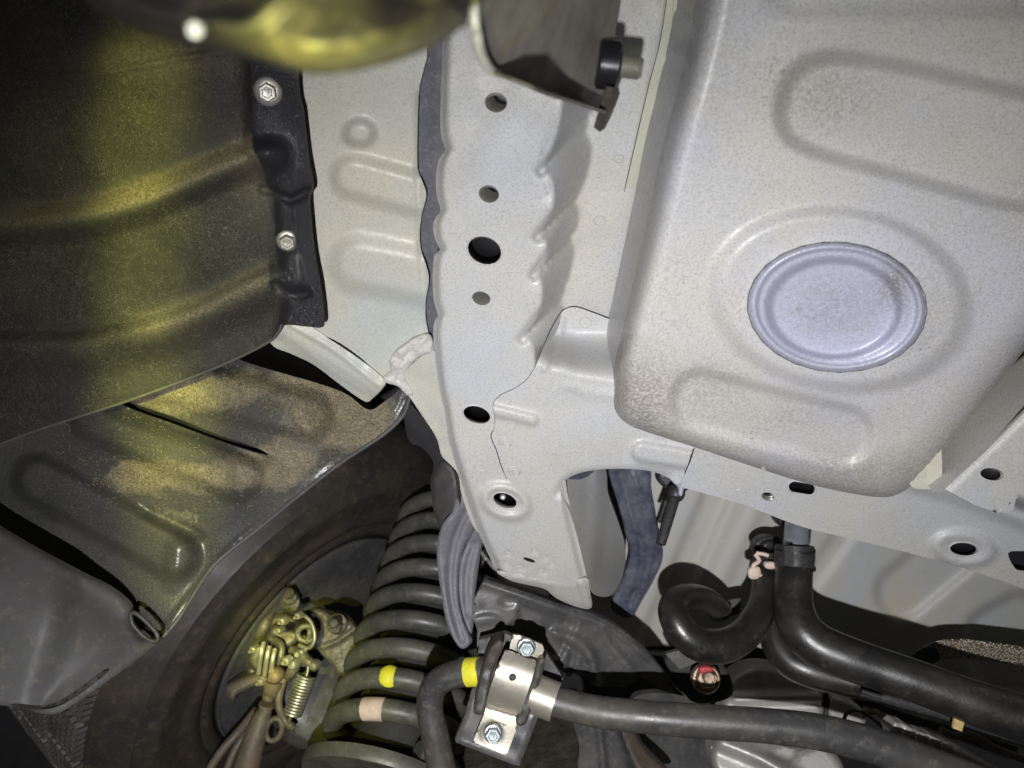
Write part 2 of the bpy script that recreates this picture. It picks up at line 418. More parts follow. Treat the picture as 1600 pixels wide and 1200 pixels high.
def felt():
    n = NT('black_felt_liner')
    base = n.mix(n.ramp(n.noise(12, 5, .7), (.35, 0), (.65, 1)), (.013, .013, .014), (.030, .028, .025))
    k = n.noise(330, 2, .5, 1.2); f1 = n.ramp(n.math('ABSOLUTE', n.math('SUBTRACT', k, .5)), (.006, 1), (.02, 0))
    k2 = n.noise(520, 1, .5, 2.0); f2 = n.ramp(n.math('ABSOLUTE', n.math('SUBTRACT', k2, .52)), (.006, 1), (.02, 0))
    f = n.math('MULTIPLY', n.math('MAXIMUM', f1, f2), n.ramp(n.noise(26, 4, .7), (.32, .12), (.62, .8)))
    c = n.mix(f, base, (.17, .16, .13)); gr = n.ramp(n.noise(1100, 2, .7), (.50, 0), (.78, .4)); c = n.mix(gr, c, (.09, .085, .07))
    dm = n.math('MULTIPLY', n.ramp(n.noise(600, 4, .8), (.36, .1), (.60, 1)), n.attr('dust')); c = n.mix(dm, c, (.30, .25, .17))
    g = n.ramp(n.math('ADD', n.attr('gloss'), n.math('MULTIPLY', n.math('SUBTRACT', n.noise(120, 4, .7), .5), .9)), (.42, 0), (.58, 1))
    gc = n.mix(n.ramp(n.vor(420), (.10, 1), (.16, 0)), (.022, .022, .026), (.22, .21, .19)); gc = n.mix(n.ramp(n.noise(90, 3), (.46, 0), (.6, 1)), (.022, .022, .026), gc)
    c = n.mix(g, c, gc)
    n.bump(n.math('ADD', n.noise(700, 3, .8), n.math('MULTIPLY', f, 1.0)), .5, .0007)
    m = n.set(c, n.ramp(g, (0, .62), (1, .30)), 0, .4)
    return m
M['felt'] = felt()
def arch():
    n = NT('dusty_arch_liner')
    base = n.mix(n.ramp(n.noise(9, 4, .6), (.4, 0), (.62, 1)), (.035, .036, .036), (.062, .062, .058))
    k = n.noise(230, 3, .6, 1.8); sq = n.ramp(n.math('ABSOLUTE', n.math('SUBTRACT', k, .5)), (.012, 1), (.05, 0))
    k2 = n.noise(420, 2, .6, 2.2); sq = n.math('MAXIMUM', sq, n.ramp(n.math('ABSOLUTE', n.math('SUBTRACT', k2, .5)), (.012, .8), (.05, 0)))
    d = n.attr('dust'); where = n.ramp(n.math('ADD', d, n.math('MULTIPLY', n.math('SUBTRACT', n.noise(60, 5, .7), .5), 1.1)), (.35, 0), (.62, 1))
    dirt = n.math('MULTIPLY', n.math('ADD', n.math('MULTIPLY', sq, .75), n.ramp(n.noise(600, 3, .7), (.42, 0), (.62, .5))), where)
    c = n.mix(n.ramp(n.noise(900, 2, .75), (.48, 0), (.70, .45)), base, (.17, .155, .125))
    c = n.mix(n.math('MULTIPLY', n.ramp(n.vor(500), (.08, 1), (.14, 0)), n.ramp(n.noise(70, 3), (.5, 0), (.6, .7))), c, (.40, .36, .27))
    c = n.mix(n.math('MULTIPLY', d, .22), c, (.16, .12, .08))
    c = n.mix(n.math('MULTIPLY', dirt, .9), c, (.33, .275, .165))
    n.bump(n.math('ADD', n.math('MULTIPLY', dirt, 1.6), n.math('MULTIPLY', n.noise(500, 3, .6), .6)), .45, .0008)
    return n.set(c, n.ramp(dirt, (0, .30), (.4, .8)), 0, .5)
M['arch'] = arch()
def seal():
    n = NT('white_sealant'); n.bump(n.noise(330, 5, .8), 1.0, .003)
    return n.set(n.mix(n.ramp(n.noise(240, 5, .8), (.4, 0), (.6, 1)), (.86, .84, .80), (.66, .63, .57)), .7)
M['sealant'] = seal()
def braid():
    n = NT('braided_copper_strap')
    w = n.t.nodes.new('ShaderNodeTexVoronoi'); n.L(n.scale((1, 2.2, 1)), w.inputs['Vector']); w.inputs['Scale'].default_value = 400
    f = n.ramp(w.outputs['Distance'], (.2, 1), (.6, 0)); n.bump(f, .9, .001)
    return n.set(n.mix(f, (.20, .15, .10), (.78, .72, .60)), .35, .5)
M['braid'] = braid()

# ================================================================ CAR BODY
body = root('car_body', 'pale grey welded underside of the vehicle with long scalloped rail, cross member and floor', 'car underside', P(790, 600, .55))

# ---- long rail: flat lower face, scalloped wall on the right, flange beyond it
WP = [((905, -40), (985, -130)), ((892, 60), (965, -20)), ((876, 165), (945, 70)), ((868, 210), (932, 125)), ((846, 268), (917, 177)), ((861, 290), (926, 208)), ((861, 330), (916, 254)), ((841, 371), (900, 287)), ((852, 386), (906, 302)), ((851, 410), (904, 325)), ((835, 430), (893, 343)), ((844, 450), (899, 366)), ((841, 490), (890, 408)), ((817, 530), (878, 443)), ((831, 548), (886, 465)), ((838, 600), (874, 510)), ((850, 700), (885, 640)), ((886, 760), (935, 700)), ((906, 850), (965, 790)), ((922, 905), (990, 850))]
_nt = [0, 4, 7, 10, 13, len(WP) - 1]; E1 = []; E2 = []
for a, b in zip(_nt[:-1], _nt[1:]):       # cusps stay sharp, the lobes between them bulge
    e1 = catmull([p for p, q in WP[a:b + 1]], False, 4); e2 = catmull([q for p, q in WP[a:b + 1]], False, 4)
    E1 += list(e1[:-1]); E2 += list(e2[:-1])
E1 = np.array(E1 + [e1[-1]]); E2 = np.array(E2 + [e2[-1]])
_q1 = np.maximum.accumulate(E1[:, 1] + E1[:, 0] + np.arange(len(E1)) * 1e-3); _q2 = np.maximum.accumulate(E2[:, 1] + E2[:, 0] + 25 + np.arange(len(E2)) * 1e-3)
def wall_t(x, y):                          # 0 on the face, 1 on the flange, measured along the slanted creases
    q = x + y; a = np.interp(q, _q1, E1[:, 0]); b = np.interp(q, _q2, E2[:, 0]); return np.clip((x - a) / np.maximum(b - a, 8), 0, 1)
creases = add(*[r_line([a, b], 12, -.0042) for a, b in [((846, 268), (915, 180)), ((841, 371), (899, 290)), ((835, 430), (892, 345)), ((817, 530), (877, 445))]],
              *[r_ell(cx, cy, 20, 30, 35, .003, .9) for cx, cy in [(893, 170), (884, 258), (877, 325), (872, 385), (858, 455), (850, 505)]])
RH = .405; RF = .064
railz = horiz(RH)
def rail_rel(x, y):
    t = wall_t(x, y); k = .08
    g = np.where(t < k, t * t / (2 * k), np.where(t > 1 - k, 1 - k - (1 - t) ** 2 / (2 * k), t - k / 2)) / (1 - k)
    a = np.interp(y, E1[:, 1], E1[:, 0])
    r = -RF * g * .9 - .0016 * sm((x - a + 20) / 22)
    # left scallops turn away
    lx = np.interp(y, LN[:, 1], LN[:, 0])
    r = r - .010 * (1 - sm((x - lx) / 17)) ** 2
    return r
left = [(690, -250), (691, 60), (689, 130), (688, 190), (690, 215), (696, 232), (690, 243), (684, 256), (681, 285), (683, 308), (688, 328), (682, 338), (677, 352), (679, 372), (687, 389), (680, 398), (677, 412), (676, 440), (678, 470), (684, 492), (679, 502), (677, 520), (680, 560), (686, 605), (694, 640), (700, 682), (709, 716), (722, 757), (736, 800), (752, 842), (764, 868), (777, 893)]
LN = np.array(left, float)
outl = left + [(800, 898), (860, 908), (905, 915), (918, 908), (914, 880), (905, 845), (893, 800), (885, 760), (880, 700), (900, 600), (960, 560), (1010, 520), (1080, 300), (1130, 0), (1150, -250)]
lowring = r_ell(790, 784, 40, 27, 18, .005, .22)
lowdip = r_ell(790, 784, 27, 17, 18, -.004, .2)
low_edge = lambda x, y: -.006 * sm((x - np.interp(y, [700, 760, 905], [865, 868, 902])) / 14) * sm((y - 740) / 40)
end_lip = r_line([(770, 886), (840, 897), (915, 908)], 9, -.003)
slots = [(827, 875, 10, 2.8, 18), (795, 866, 5, 3, 15), (853, 872, 6, 3, 15), (862, 881, 5, 2.5, 15), (792, 882, 5.5, 2.6, 15), (813, 888, 6, 3, 15), (848, 894, 7, 3.3, 15), (835, 862, 3, 2, 0)]
rail_relief = add(rail_rel, lowring, lowdip, low_edge, creases, *[r_ell(a[0], a[1], a[2] + 1, a[3] + 1, a[4], -.0014, .35) for a in slots[1:]], r_noise(26, .00035, 77))
rdep = lambda x, y: railz(x, y) - rail_relief(x, y)
TH = [(775, 160, 17.5, 15.5, 12), (764, 303, 16, 13.5, 18), (752, 466, 14.5, 10.5, 15)]
holes = [ell(*a) for a in TH] + [ell(757, 391, 27.5, 21.5, 24, 40), ell(745, 648, 22, 13.5, 17, 36), ell(789, 782, 19.5, 11.5, 20, 32)]
slots = [(827, 875, 10, 2.8, 18), (795, 866, 5, 3, 15), (853, 872, 6, 3, 15), (862, 881, 5, 2.5, 15), (792, 882, 5.5, 2.6, 15), (813, 888, 6, 3, 15), (848, 894, 7, 3.3, 15), (835, 862, 3, 2, 0)]
rail = sheet('frame_rail', outl, railz, M['paint'], body, relief=rail_relief, holes=holes + [ell(*s, 12) for s in slots[:1]], step=4, thick=.004, smooth=True)
for a in TH: threaded('threaded_nut', *a, rdep, M['steel'], rail, thr=8, depth=.024)
for cx, cy, rx, ry, ro in [(757, 391, 27.5, 21.5, 24), (745, 648, 22, 13.5, 17), (789, 782, 19.5, 11.5, 20)]:
    ring('hole_edge', cx, cy, rdep, rx + .6, ry + .6, ro, 1.5, M['paint'], rail)
    e = ell(cx, cy + .5, rx, ry, ro, 30); dd = rdep(e[:, 0], e[:, 1]); b = PT(e[:, 0], e[:, 1], dd)
    up = np.array([.12, 0, 1.]); v = list(b) + list(b + up * .004) + list(b.mean(0) + (b - b.mean(0)) * 1.7 + up * .0045) + list(b.mean(0) + (b - b.mean(0)) * 2.0 + up * .045)
    f = [(i * 30 + k, i * 30 + (k + 1) % 30, (i + 1) * 30 + (k + 1) % 30, (i + 1) * 30 + k) for i in range(3) for k in range(30)] + [tuple(90 + k for k in range(30))]
    me = mesh('rail_cavity', v, f); me.materials.append(M['paint']); me.materials.append(M['black']); o_ = link('rail_cavity', me, M['paint'], rail)
    for i, p in enumerate(me.polygons): p.material_index = 0 if i < 30 else 1  # walls past the hole edge coloured black as the shade inside
lathe('inner_bolt', [(.0022, 0), (.0022, .006), (.0012, .009), (.0001, .0095)], P(786, 775, D(rdep, 786, 775) + .012), (0, -.6, -.8), M['white'], rail, seg=12)
for s in slots[1:]:
    ring('spot_weld', s[0], s[1], lambda X, Y: rdep(X, Y) - .0001, s[2], s[3], s[4], .9, M['paint'], rail)
ring('spot_weld', 750, 730, rdep, 8, 5, 10, .7, M['paint'], rail)
lathe('dark_socket', [(.001, 0), (.001, .001)], P(827, 875, D(rdep, 827, 875) + .004), (0, 0, 1), M['black'], rail, seg=6)
# end of the rail: folded lip and the little gusset under it
sheet('rail_end_lip', [(776, 892), (830, 900), (885, 908), (917, 903), (922, 925), (924, 950), (900, 948), (868, 934), (850, 920), (800, 908)], tps([(776, 892, .590), (917, 903, .598), (924, 950, .63), (800, 908, .602)]), M['paint'], body, step=5, thick=.004, rim=(5, .003), relief=r_line([(905, 905), (920, 950)], 7, .004))
# right wall of the rail box below the cross member
sheet('rail_side_wall', [(868, 755), (885, 735), (942, 728), (950, 770), (966, 815), (977, 855), (974, 895), (955, 930), (927, 928), (918, 905), (905, 850), (890, 800)],
      tps([(868, 755, .551), (893, 800, .565), (905, 850, .582), (918, 905, .605), (942, 735, .63), (978, 830, .70), (965, 950, .72), (940, 850, .64)]), M['paint'], body, step=6, thick=.003,
      relief=add(r_line([(935, 740), (930, 830), (920, 900)], 20, .004), r_noise(30, .0006, 3)))
# ---- overlap panels right of the rail, yellowish light put into their colour
fdep = horiz(RH + .058)
sheet('floor_flange', [(1043, -30), (1030, 60), (1010, 140), (988, 235), (972, 310), (951, 405), (930, 494), (945, 500), (990, 510), (1040, 400), (1100, 100), (1140, -30)], lambda x, y: fdep(x, y) - .0006, M['paint_lit_warm'], body, step=8, thick=.0012, smooth=False)
sheet('floor_doubler', [(1064, -30), (1048, 60), (1025, 170), (1008, 250), (990, 330), (975, 365), (962, 400), (956, 430), (960, 458), (975, 480), (1010, 480), (1100, 200), (1140, -30)], lambda x, y: fdep(x, y) - .0022, M['paint_lit_warm'], body, step=8, thick=.0012)
for (x, y, r) in [(967, 248, 8), (937, 345, 9)]:
    ring('spot_weld', x, y, lambda X, Y: rdep(X, Y) - .0002, r, r * .8, 10, .8, M['paint_lit_warm'], body)

# ---- pale side panel left of the rail, with a dark grey strip along the joint
sd = horiz(.437)
side_rel = add(r_ell(562, 208, 22, 19, 0, .007, .5), r_cap([(552, 276), (640, 300), (740, 330)], 30, .006, 13), r_cap([(560, 412), (640, 428), (740, 455)], 38, .007, 18),
               r_line([(654, 150), (654, 300), (660, 420), (668, 520)], 8, -.002), r_noise(60, .0008, 5))
side = sheet('side_panel', [(380, -200), (668, -200), (668, 60), (664, 100), (655, 140), (653, 200), (653, 262), (660, 283), (666, 305), (658, 340), (657, 385), (667, 418), (670, 440), (665, 470), (666, 500), (672, 530), (677, 552), (655, 570), (620, 596), (597, 588), (560, 556), (520, 530), (470, 512), (420, 505), (390, 400)],
             sd, M['paint_side'], body, relief=side_rel, step=5, thick=.002)
lip = sheet('side_panel_lip', [(447, 502), (480, 507), (515, 530), (560, 560), (600, 592), (598, 606), (580, 624), (572, 628), (552, 616), (525, 596), (490, 570), (455, 553), (430, 543), (421, 530), (430, 514)],
            lambda x, y: sd(x, y) - .004, M['paint_side'], body, relief=add(r_line([(455, 508), (520, 545), (585, 596), (596, 602)], 7, .0025), r_line([(478, 545), (487, 555), (520, 580), (570, 612)], 4, .001), r_noise(9, .0005, 19), lambda x, y: -.006 * sm((y - (514 + (x - 440) * .62)) / 30)), step=4, thick=.003, rim=(2.5, .001))
sheet('joint_strip', [(640, -200), (700, -200), (700, 560), (684, 600), (660, 560), (645, 300)], horiz(.4435), M['dark_flange'], body, step=9, thick=.002, relief=r_line([(684, 80), (683, 240), (680, 300)], 4, .002))
sheet('inner_arch_edge', [(678, 548), (655, 560), (632, 582), (624, 600), (640, 620), (660, 650), (682, 684), (690, 712), (702, 724), (716, 742), (722, 775), (745, 830), (780, 830), (740, 700), (705, 600)], lambda x, y: sd(x, y) - .004, M['paint_side'], body, step=6, thick=.005,
      relief=add(r_line([(632, 610), (665, 650), (688, 700), (712, 740)], 7, .002), r_noise(14, .0004, 9)))
sealp = [(668, 521), (676, 530), (677, 548), (662, 556), (650, 560), (640, 574), (632, 588), (640, 600), (646, 618), (636, 617), (622, 604), (604, 598), (600, 588), (610, 580), (608, 565), (616, 550), (634, 536), (650, 526)]
sheet('sealant_bead', sealp, lambda x, y: sd(x, y) - .007, M['sealant'], body, step=2.6, thick=.006, relief=add(r_noise(3.2, .0014, 1), r_noise(8, .001, 2)), rim=(6, .004))

# ---- cross member with its bracket onto the rail
def cz(h0): return horiz(h0)
chigh = RH - .0035
cwall = lambda x, y: -.055 * (1 - sm((y - np.interp(x, [780, 835, 860, 900, 960, 1010, 1100], [560, 560, 575, 590, 600, 608, 640]) + np.interp(x, [800, 880, 960], [10, 70, 85])) / np.interp(x, [800, 880, 960], [30, 70, 85]))) * sm((x - 822) / 55)
cm_rel = add(cwall, r_cap([(770, 641), (832, 656)], 8, .0045, 4), r_cap([(1003, 706), (1100, 722)], 15, .006, 5), r_line([(885, 602), (925, 614), (975, 620)], 14, .0012),
             r_line([(878, 500), (872, 530), (850, 575)], 8, .003), r_ell(905, 690, 60, 40, 0, .0015, .5), r_noise(70, .0008, 8),
             r_line([(872, 772), (884, 752), (905, 742), (950, 737), (1000, 737), (1045, 745)], 9, -.004))
cm_out = [(882, 484), (900, 480), (930, 490), (965, 503), (1030, 520), (1100, 640), (1120, 690), (1086, 698), (1075, 725), (1062, 757), (1045, 747), (1020, 737), (985, 733), (945, 733), (910, 738), (886, 748), (876, 760), (878, 780), (876, 798), (860, 792), (838, 780), (812, 764), (794, 750), (784, 728), (776, 702), (768, 682), (773, 668), (773, 650), (771, 632), (782, 618), (806, 606), (826, 590), (840, 565), (856, 525), (870, 498)]
cm_holes = []
cm = sheet('cross_member', cm_out, cz(chigh), M['paint'], body, relief=cm_rel, holes=cm_holes, step=4.6, thick=.0022)
cdep = lambda x, y: cz(chigh)(x, y) - cm_rel(x, y)
for x, y, rx, ry in [(790, 691, 10.5, 7), (804, 736, 10, 6.5)]:
    ring('spot_weld', x, y, lambda X, Y: cdep(X, Y) - .0002, rx, ry, 18, 1.3, M['paint'], cm)
    ring('spot_weld', x + 1, y + 1, lambda X, Y: cdep(X, Y) - .0002, rx * .6, ry * .55, 18, 1.1, M['paint'], cm)
for x, y, rx, ry, a0, a1 in [(790, 627, 8, 5, 160, 400), (795, 663, 9, 5, 250, 400), (915, 505, 9, 8, 0, 360), (822, 764, 9, 5, 180, 360)]:
    ring('spot_weld', x, y, lambda X, Y: cdep(X, Y) - .0001, rx, ry, 15, 1.0, M['paint'], cm, a0, a1)
# bluish folded end at the rail box
sheet('bracket_end_fold', [(871, 764), (880, 751), (902, 741), (928, 735), (918, 745), (902, 758), (890, 776), (880, 797), (868, 796), (866, 782)], tps([(871, 764, .565), (928, 735, .60), (880, 797, .60)]), M['blue_tape'], body, step=3, thick=.003, rim=(4, .003), relief=r_noise(6, .0006, 2))
# right half of the cross member
c2z = cz(RH + .001)
c2_top = lambda x, y: .010 * sm(1 - np.abs(y - np.interp(x, [1380, 1480, 1640], [740, 763, 826])) / 26) * sm((x - 1380) / 60)
c2_rel = add(r_ell(1506, 857, 50, 27, 8, .006, .14), r_ell(1506, 857, 31, 16, 8, -.003, .25), c2_top,
             lambda x, y: -.035 * sm((np.interp(x, [1380, 1480, 1640], [735, 755, 815]) - y) / 26) * sm((x - 1380) / 40), r_noise(60, .0008, 12))
c2_out = [(1060, 640), (1070, 700), (1084, 702), (1076, 728), (1062, 757), (1090, 768), (1160, 788), (1250, 822), (1330, 842), (1420, 864), (1500, 886), (1600, 920), (1700, 960), (1880, 1030), (1880, 870), (1700, 740), (1560, 700), (1400, 640), (1200, 600)]
sqh = [(1574, 862), (1598, 860), (1660, 862), (1660, 905), (1610, 892), (1590, 890), (1580, 878)]
slot = np.vstack([[1253 - 12 + 10 * math.cos(a), 762 - 1.5 + 9.5 * math.sin(a)] for a in np.linspace(math.pi / 2, 1.5 * math.pi, 10)] + [[1253 + 12 + 10 * math.cos(a), 764.5 + 9.5 * math.sin(a)] for a in np.linspace(-math.pi / 2, math.pi / 2, 10)])
c2 = sheet('cross_member_plate', c2_out, c2z, M['paint'], body, relief=c2_rel, holes=[slot, ell(1506, 858, 23, 11, 5, 32), ell(1200, 776, 10.5, 6.5, 12), catmull([(1575, 864), (1597, 861), (1630, 862), (1640, 880), (1630, 898), (1600, 892), (1586, 888)], True, 3)], step=6, thick=.003)
c2dep = lambda x, y: c2z(x, y) - c2_rel(x, y)
threaded('threaded_nut', 1200, 776, 10.5, 6.5, 12, c2dep, M['steel'], c2, thr=4, depth=.008)
for e in (slot, ell(1506, 858, 23, 11, 5, 32)):
    q = resample(e, 4); dd = c2dep(q[:, 0], q[:, 1]); wtube('hole_edge', PT(q[:, 0], q[:, 1], dd), .0007, M['paint'], c2, seg=6, closed=True)
    b = PT(q[:, 0], q[:, 1], dd); n_ = len(q); up = np.array([-.1, 0.05, 1]); ct = b.mean(0)
    v = list(b + up * .0022) + list(ct + (b - ct) * 1.6 + up * .003) + list(ct + (b - ct) * 1.8 + up * .03)
    f = [(i * n_ + k, i * n_ + (k + 1) % n_, (i + 1) * n_ + (k + 1) % n_, (i + 1) * n_ + k) for i in range(2) for k in range(n_)] + [tuple(2 * n_ + k for k in range(n_))]
    link('hole_cavity', mesh('hole_cavity', v, f), M['black'], c2)  # black shell gives the hole its inner shade
for x, y, r in [(1157, 770, 8), (1108, 712, 8)]:
    ring('spot_weld', x, y, lambda X, Y: c2dep(X, Y) - .0001, r, r * .65, 10, .9, M['paint'], c2)
sheet('cavity_back', [(1560, 845), (1660, 845), (1660, 915), (1560, 900)], lambda x, y: c2z(x, y) + .03, M['black'], c2, step=20, thick=0)  # black sheet puts shade behind the corner hole

# ---- right-hand brace channel
sheet('brace_wall', [(1660, 520), (1660, 600), (1600, 645), (1476, 764), (1455, 760), (1420, 745), (1440, 700), (1500, 640)], tps([(1660, 520, .49), (1660, 600, .455), (1476, 764, .49), (1455, 700, .53), (1500, 640, .52)]), M['bracket_wall'] if 'bracket_wall' in M else M['paint'], body, step=8, thick=.003)
brz = tps([(1476, 764, .487), (1600, 645, .455), (1570, 805, .50)])
brace = sheet('brace_face', [(1476, 764), (1540, 705), (1600, 645), (1800, 455), (1820, 560), (1700, 690), (1560, 802), (1520, 788)], brz, M['paint'], body, holes=[ell(1550, 741, 18.5, 9.5, 8, 30)], step=6, thick=.003, smooth=False, relief=r_line([(1476, 764), (1600, 645), (1660, 588)], 10, -.004))
e = ell(1550, 741, 18.5, 9.5, 8, 30); b = PT(e[:, 0], e[:, 1], brz(e[:, 0], e[:, 1]) + .002); ct = b.mean(0)
link('hole_cavity', mesh('hole_cavity', list(b) + list(ct + (b - ct) * 1.3 + np.array([0, 0, .002])) + list(ct + (b - ct) * 1.3 + np.array([0, 0, .012])), [(i * 30 + k, i * 30 + (k + 1) % 30, (i + 1) * 30 + (k + 1) % 30, (i + 1) * 30 + k) for i in range(2) for k in range(30)] + [tuple(60 + k for k in range(30))]), M['black'], brace)  # black cup stands for the shade behind the brace hole
sheet('brace_tab', [(1545, 785), (1575, 752), (1590, 765), (1584, 795), (1574, 802), (1556, 798)], lambda x, y: brz(x, y) + .004, M['paint'], body, step=5, thick=.002, smooth=False)
ring('spot_weld', 1571, 779, lambda X, Y: brz(X, Y) + .0038, 7, 5, 0, .9, M['paint'], body)
tabz = tps([(1420, 700, .50), (1480, 765, .505), (1420, 765, .515)])
sheet('brace_foot', [(1424, 760), (1422, 735), (1440, 705), (1468, 690), (1470, 758), (1450, 764)], tabz, M['paint_lit_warm'], body, step=5, thick=.002)
ring('spot_weld', 1438, 741, lambda X, Y: tabz(X, Y) - .0003, 9, 8, 0, 1, M['paint'], body)
ring('spot_weld', 1438, 741, lambda X, Y: tabz(X, Y) - .0003, 4, 4, 0, 1, M['paint'], body)

# ---- floor pan behind, falling towards the rear
pz = tps([(930, 700, .78), (1640, 860, .83), (1000, 1000, .85), (1600, 1060, .88), (1250, 900, .83)])
pan_rel = add(r_cap([(1150, 700), (1108, 800), (1060, 910), (1020, 1000)], 20, -.010, 9), r_cap([(1195, 770), (1140, 880), (1100, 960)], 10, .004, 8),
              r_cap([(1330, 820), (1250, 930)], 14, -.006, 8), r_cap([(1500, 850), (1440, 900), (1410, 925)], 40, -.010, 10), r_poly([(1510, 985), (1570, 935), (1600, 928), (1700, 920), (1700, 1100), (1560, 1100)], -.012, 10), r_noise(90, .0015, 22))
pan = sheet('floor_pan', [(900, 690), (1980, 690), (1980, 1060), (1500, 1075), (1330, 1060), (1180, 1010), (1000, 1010), (905, 960)], pz, M['paint_pan'], body, relief=pan_rel, step=7, thick=.003, smooth=False)
pdep = lambda x, y: pz(x, y) - pan_rel(x, y)
sheet('bulkhead', [(860, 930), (1000, 960), (1180, 990), (1330, 1040), (1500, 1055), (2000, 1040), (2000, 1300), (560, 1300), (640, 1000), (800, 940)], tps([(860, 960, 1.05), (1700, 1050, 1.02), (1100, 1230, 1.15)]), M['dark_in'], body, step=24, thick=.003, smooth=False)
sheet('rear_panel', [(1300, 1000), (1500, 1040), (1740, 1045), (1740, 960), (1560, 940)], tps([(1300, 1000, .93), (1740, 1045, .95), (1560, 940, .9)]), M['paint_pan'], body, step=20, thick=.002)
# blue-black mastic strip down the pan
sheet('mastic_strip', [(940, 725), (1010, 728), (1018, 770), (1027, 820), (1036, 868), (1022, 905), (1005, 935), (985, 965), (955, 950), (975, 900), (984, 860), (972, 820), (955, 770)], lambda x, y: pdep(x, y) - .03, M['blue_tape'], body, step=4.5, thick=.012, relief=add(r_line([(970, 740), (985, 800), (1003, 870), (985, 945)], 6, -.004), r_line([(990, 740), (1008, 800), (1018, 860), (1003, 920)], 5, .003), r_noise(9, .0008, 31)), rim=(5, .003))
tube('mastic_smear', [(962, 808, .745), (945, 808, .74), (936, 820, .73), (930, 838, .72), (922, 858, .71), (912, 880, .70)], [6, 8, 10, 6, 4, 3], M['blue_tape'], body, flat=.4)
tube('plastic_peg', [(1131, 822, .84), (1130, 836, .825), (1127, 851, .815)], [10, 9, 7], M['clip'], body, seg=14)
sheet('wheel_house', [(-400, 600), (300, 560), (560, 560), (660, 580), (720, 720), (780, 860), (800, 1000), (760, 1330), (-400, 1330)], tps([(-60, 600, 1.25), (700, 600, 1.15), (760, 1000, 1.4), (-60, 1260, 1.5)]), M['wheel_house'], body, step=16, thick=.003, smooth=False, relief=add(r_noise(60, .006, 41), r_line([(650, 700), (640, 850), (620, 1000)], 30, .02), r_line([(690, 700), (680, 850), (660, 1000)], 18, .015)))
# folded inner edge of the wheel opening
sheet('wheel_house_flap', [(630, 622), (660, 652), (685, 690), (700, 724), (716, 745), (719, 790), (700, 835), (690, 800), (672, 760), (678, 725), (660, 700), (640, 690), (632, 660)], tps([(630, 622, .66), (716, 745, .62), (700, 835, .68), (632, 690, .72)]), M['wheel_house'], body, step=5, thick=.01, relief=r_noise(16, .003, 4))
sheet('wheel_house_pleat', [(690, 720), (712, 738), (717, 780), (708, 850), (690, 830), (676, 790), (676, 750)], tps([(690, 720, .63), (717, 780, .63), (708, 850, .66)]), M['mudflap'], body, step=4, thick=.01, rim=(8, .008), relief=r_noise(10, .002, 6))

# ================================================================ METAL TUB
tub = root('metal_tub', 'large pale grey pressed metal tub with a round dished cover in its underside', 'metal tub', P(1280, 400, .40))
tz = tps([(960, 600, .445), (1085, 0, .335), (1640, 0, .335), (1380, 770, .505), (1640, 500, .42)])
ucy = ell(1311, 468, 198, 138, 8, 60)
tub_out = [(1118, -250), (1084, 20), (1066, 110), (1045, 190), (1028, 260), (1010, 350), (990, 440), (972, 520), (961, 565), (957, 605), (961, 640), (980, 662), (1020, 678), (1080, 697), (1140, 717), (1210, 740), (1270, 758), (1330, 771), (1380, 777), (1408, 770), (1432, 750), (1470, 708), (1530, 635), (1600, 548), (1660, 470), (1760, 345), (1900, 180), (1930, -250)]
tub_o = np.array(tub_out, float)
def tub_side(x, y):     # steep left wall
    lx = np.interp(y, tub_o[:10, 1], tub_o[:10, 0]); w = np.interp(y, [-60, 0, 200, 450, 620], [62, 56, 50, 42, 34])
    t = np.clip((x - lx) / w, 0, 1); return -.045 * (1 - np.sqrt(np.clip(1 - (1 - t) ** 2.4, 0, 1)))
def tub_bot(x, y):
    q = tub_o[9:25]; t = np.clip(segdist(x, y, catmull(q, False, 4), False) / 60, 0, 1); return -.020 * (1 - np.sqrt(np.clip(1 - (1 - t) ** 2.2, 0, 1)))
tub_rel = add(tub_side, tub_bot,
    r_poly([(1220, 190), (1226, 140), (1250, 105), (1290, 90), (1340, 92), (1420, 106), (1500, 124), (1600, 146), (1720, 170), (1720, 330), (1620, 325), (1560, 318), (1480, 296), (1380, 268), (1290, 243), (1240, 222)], -.0095, 17),
    r_ell(1311, 468, 197, 137, 8, .0065, .10), 
    r_cap([(1094, 624), (1190, 650), (1318, 680)], 43, -.0065, 11),
    lambda x, y: -.004 * sm((40 - y) / 40) * sm((x - 1180) / 60), r_noise(120, .0012, 14))
tdep = lambda x, y: tz(x, y) - tub_rel(x, y)
def tub_dust(x, y):
    o = catmull(tub_o, True, 2); d = segdist(x, y, o); g = lambda cx, cy, a, b: np.exp(-(((x - cx) / a) ** 2 + ((y - cy) / b) ** 2))
    return np.clip(.9 * g(1000, 620, 55, 60) + .7 * np.exp(-d / 22) * (y > 520) + .55 * g(1290, 150, 90, 60) + .5 * g(1110, 600, 60, 40) + .45 * g(1330, 730, 120, 30) + .35 * g(1240, 650, 120, 30) + .3 * g(1450, 480, 60, 130) + .35 * g(1100, 60, 60, 120) + .3 * g(1600, 330, 90, 60) + .06, 0, 1)
shell = sheet('tub_shell', tub_out, tz, M['paint_tub'], tub, relief=tub_rel, holes=[ell(1308, 480, 128, 90, 3, 60)], step=5, thick=.05, back=(0, .1, 1), attrs={'dust': tub_dust})
def cov_rel(x, y):
    c, s = math.cos(R(3)), math.sin(R(3)); u = ((x - 1308) * c + (y - 480) * s) / 140; v = (-(x - 1308) * s + (y - 480) * c) / 101; r = np.hypot(u, v)
    rise = .006 * sm((1.0 - r) / .06) - .0055 * sm((.92 - r) / .05) 
    u2 = (x - 1303) / 97; v2 = (y - 482) / 72; r2 = np.hypot(u2, v2)
    return rise - .011 * sm((1.15 - r2) / .20)
cz0 = lambda x, y: tz(x, y) - .0075
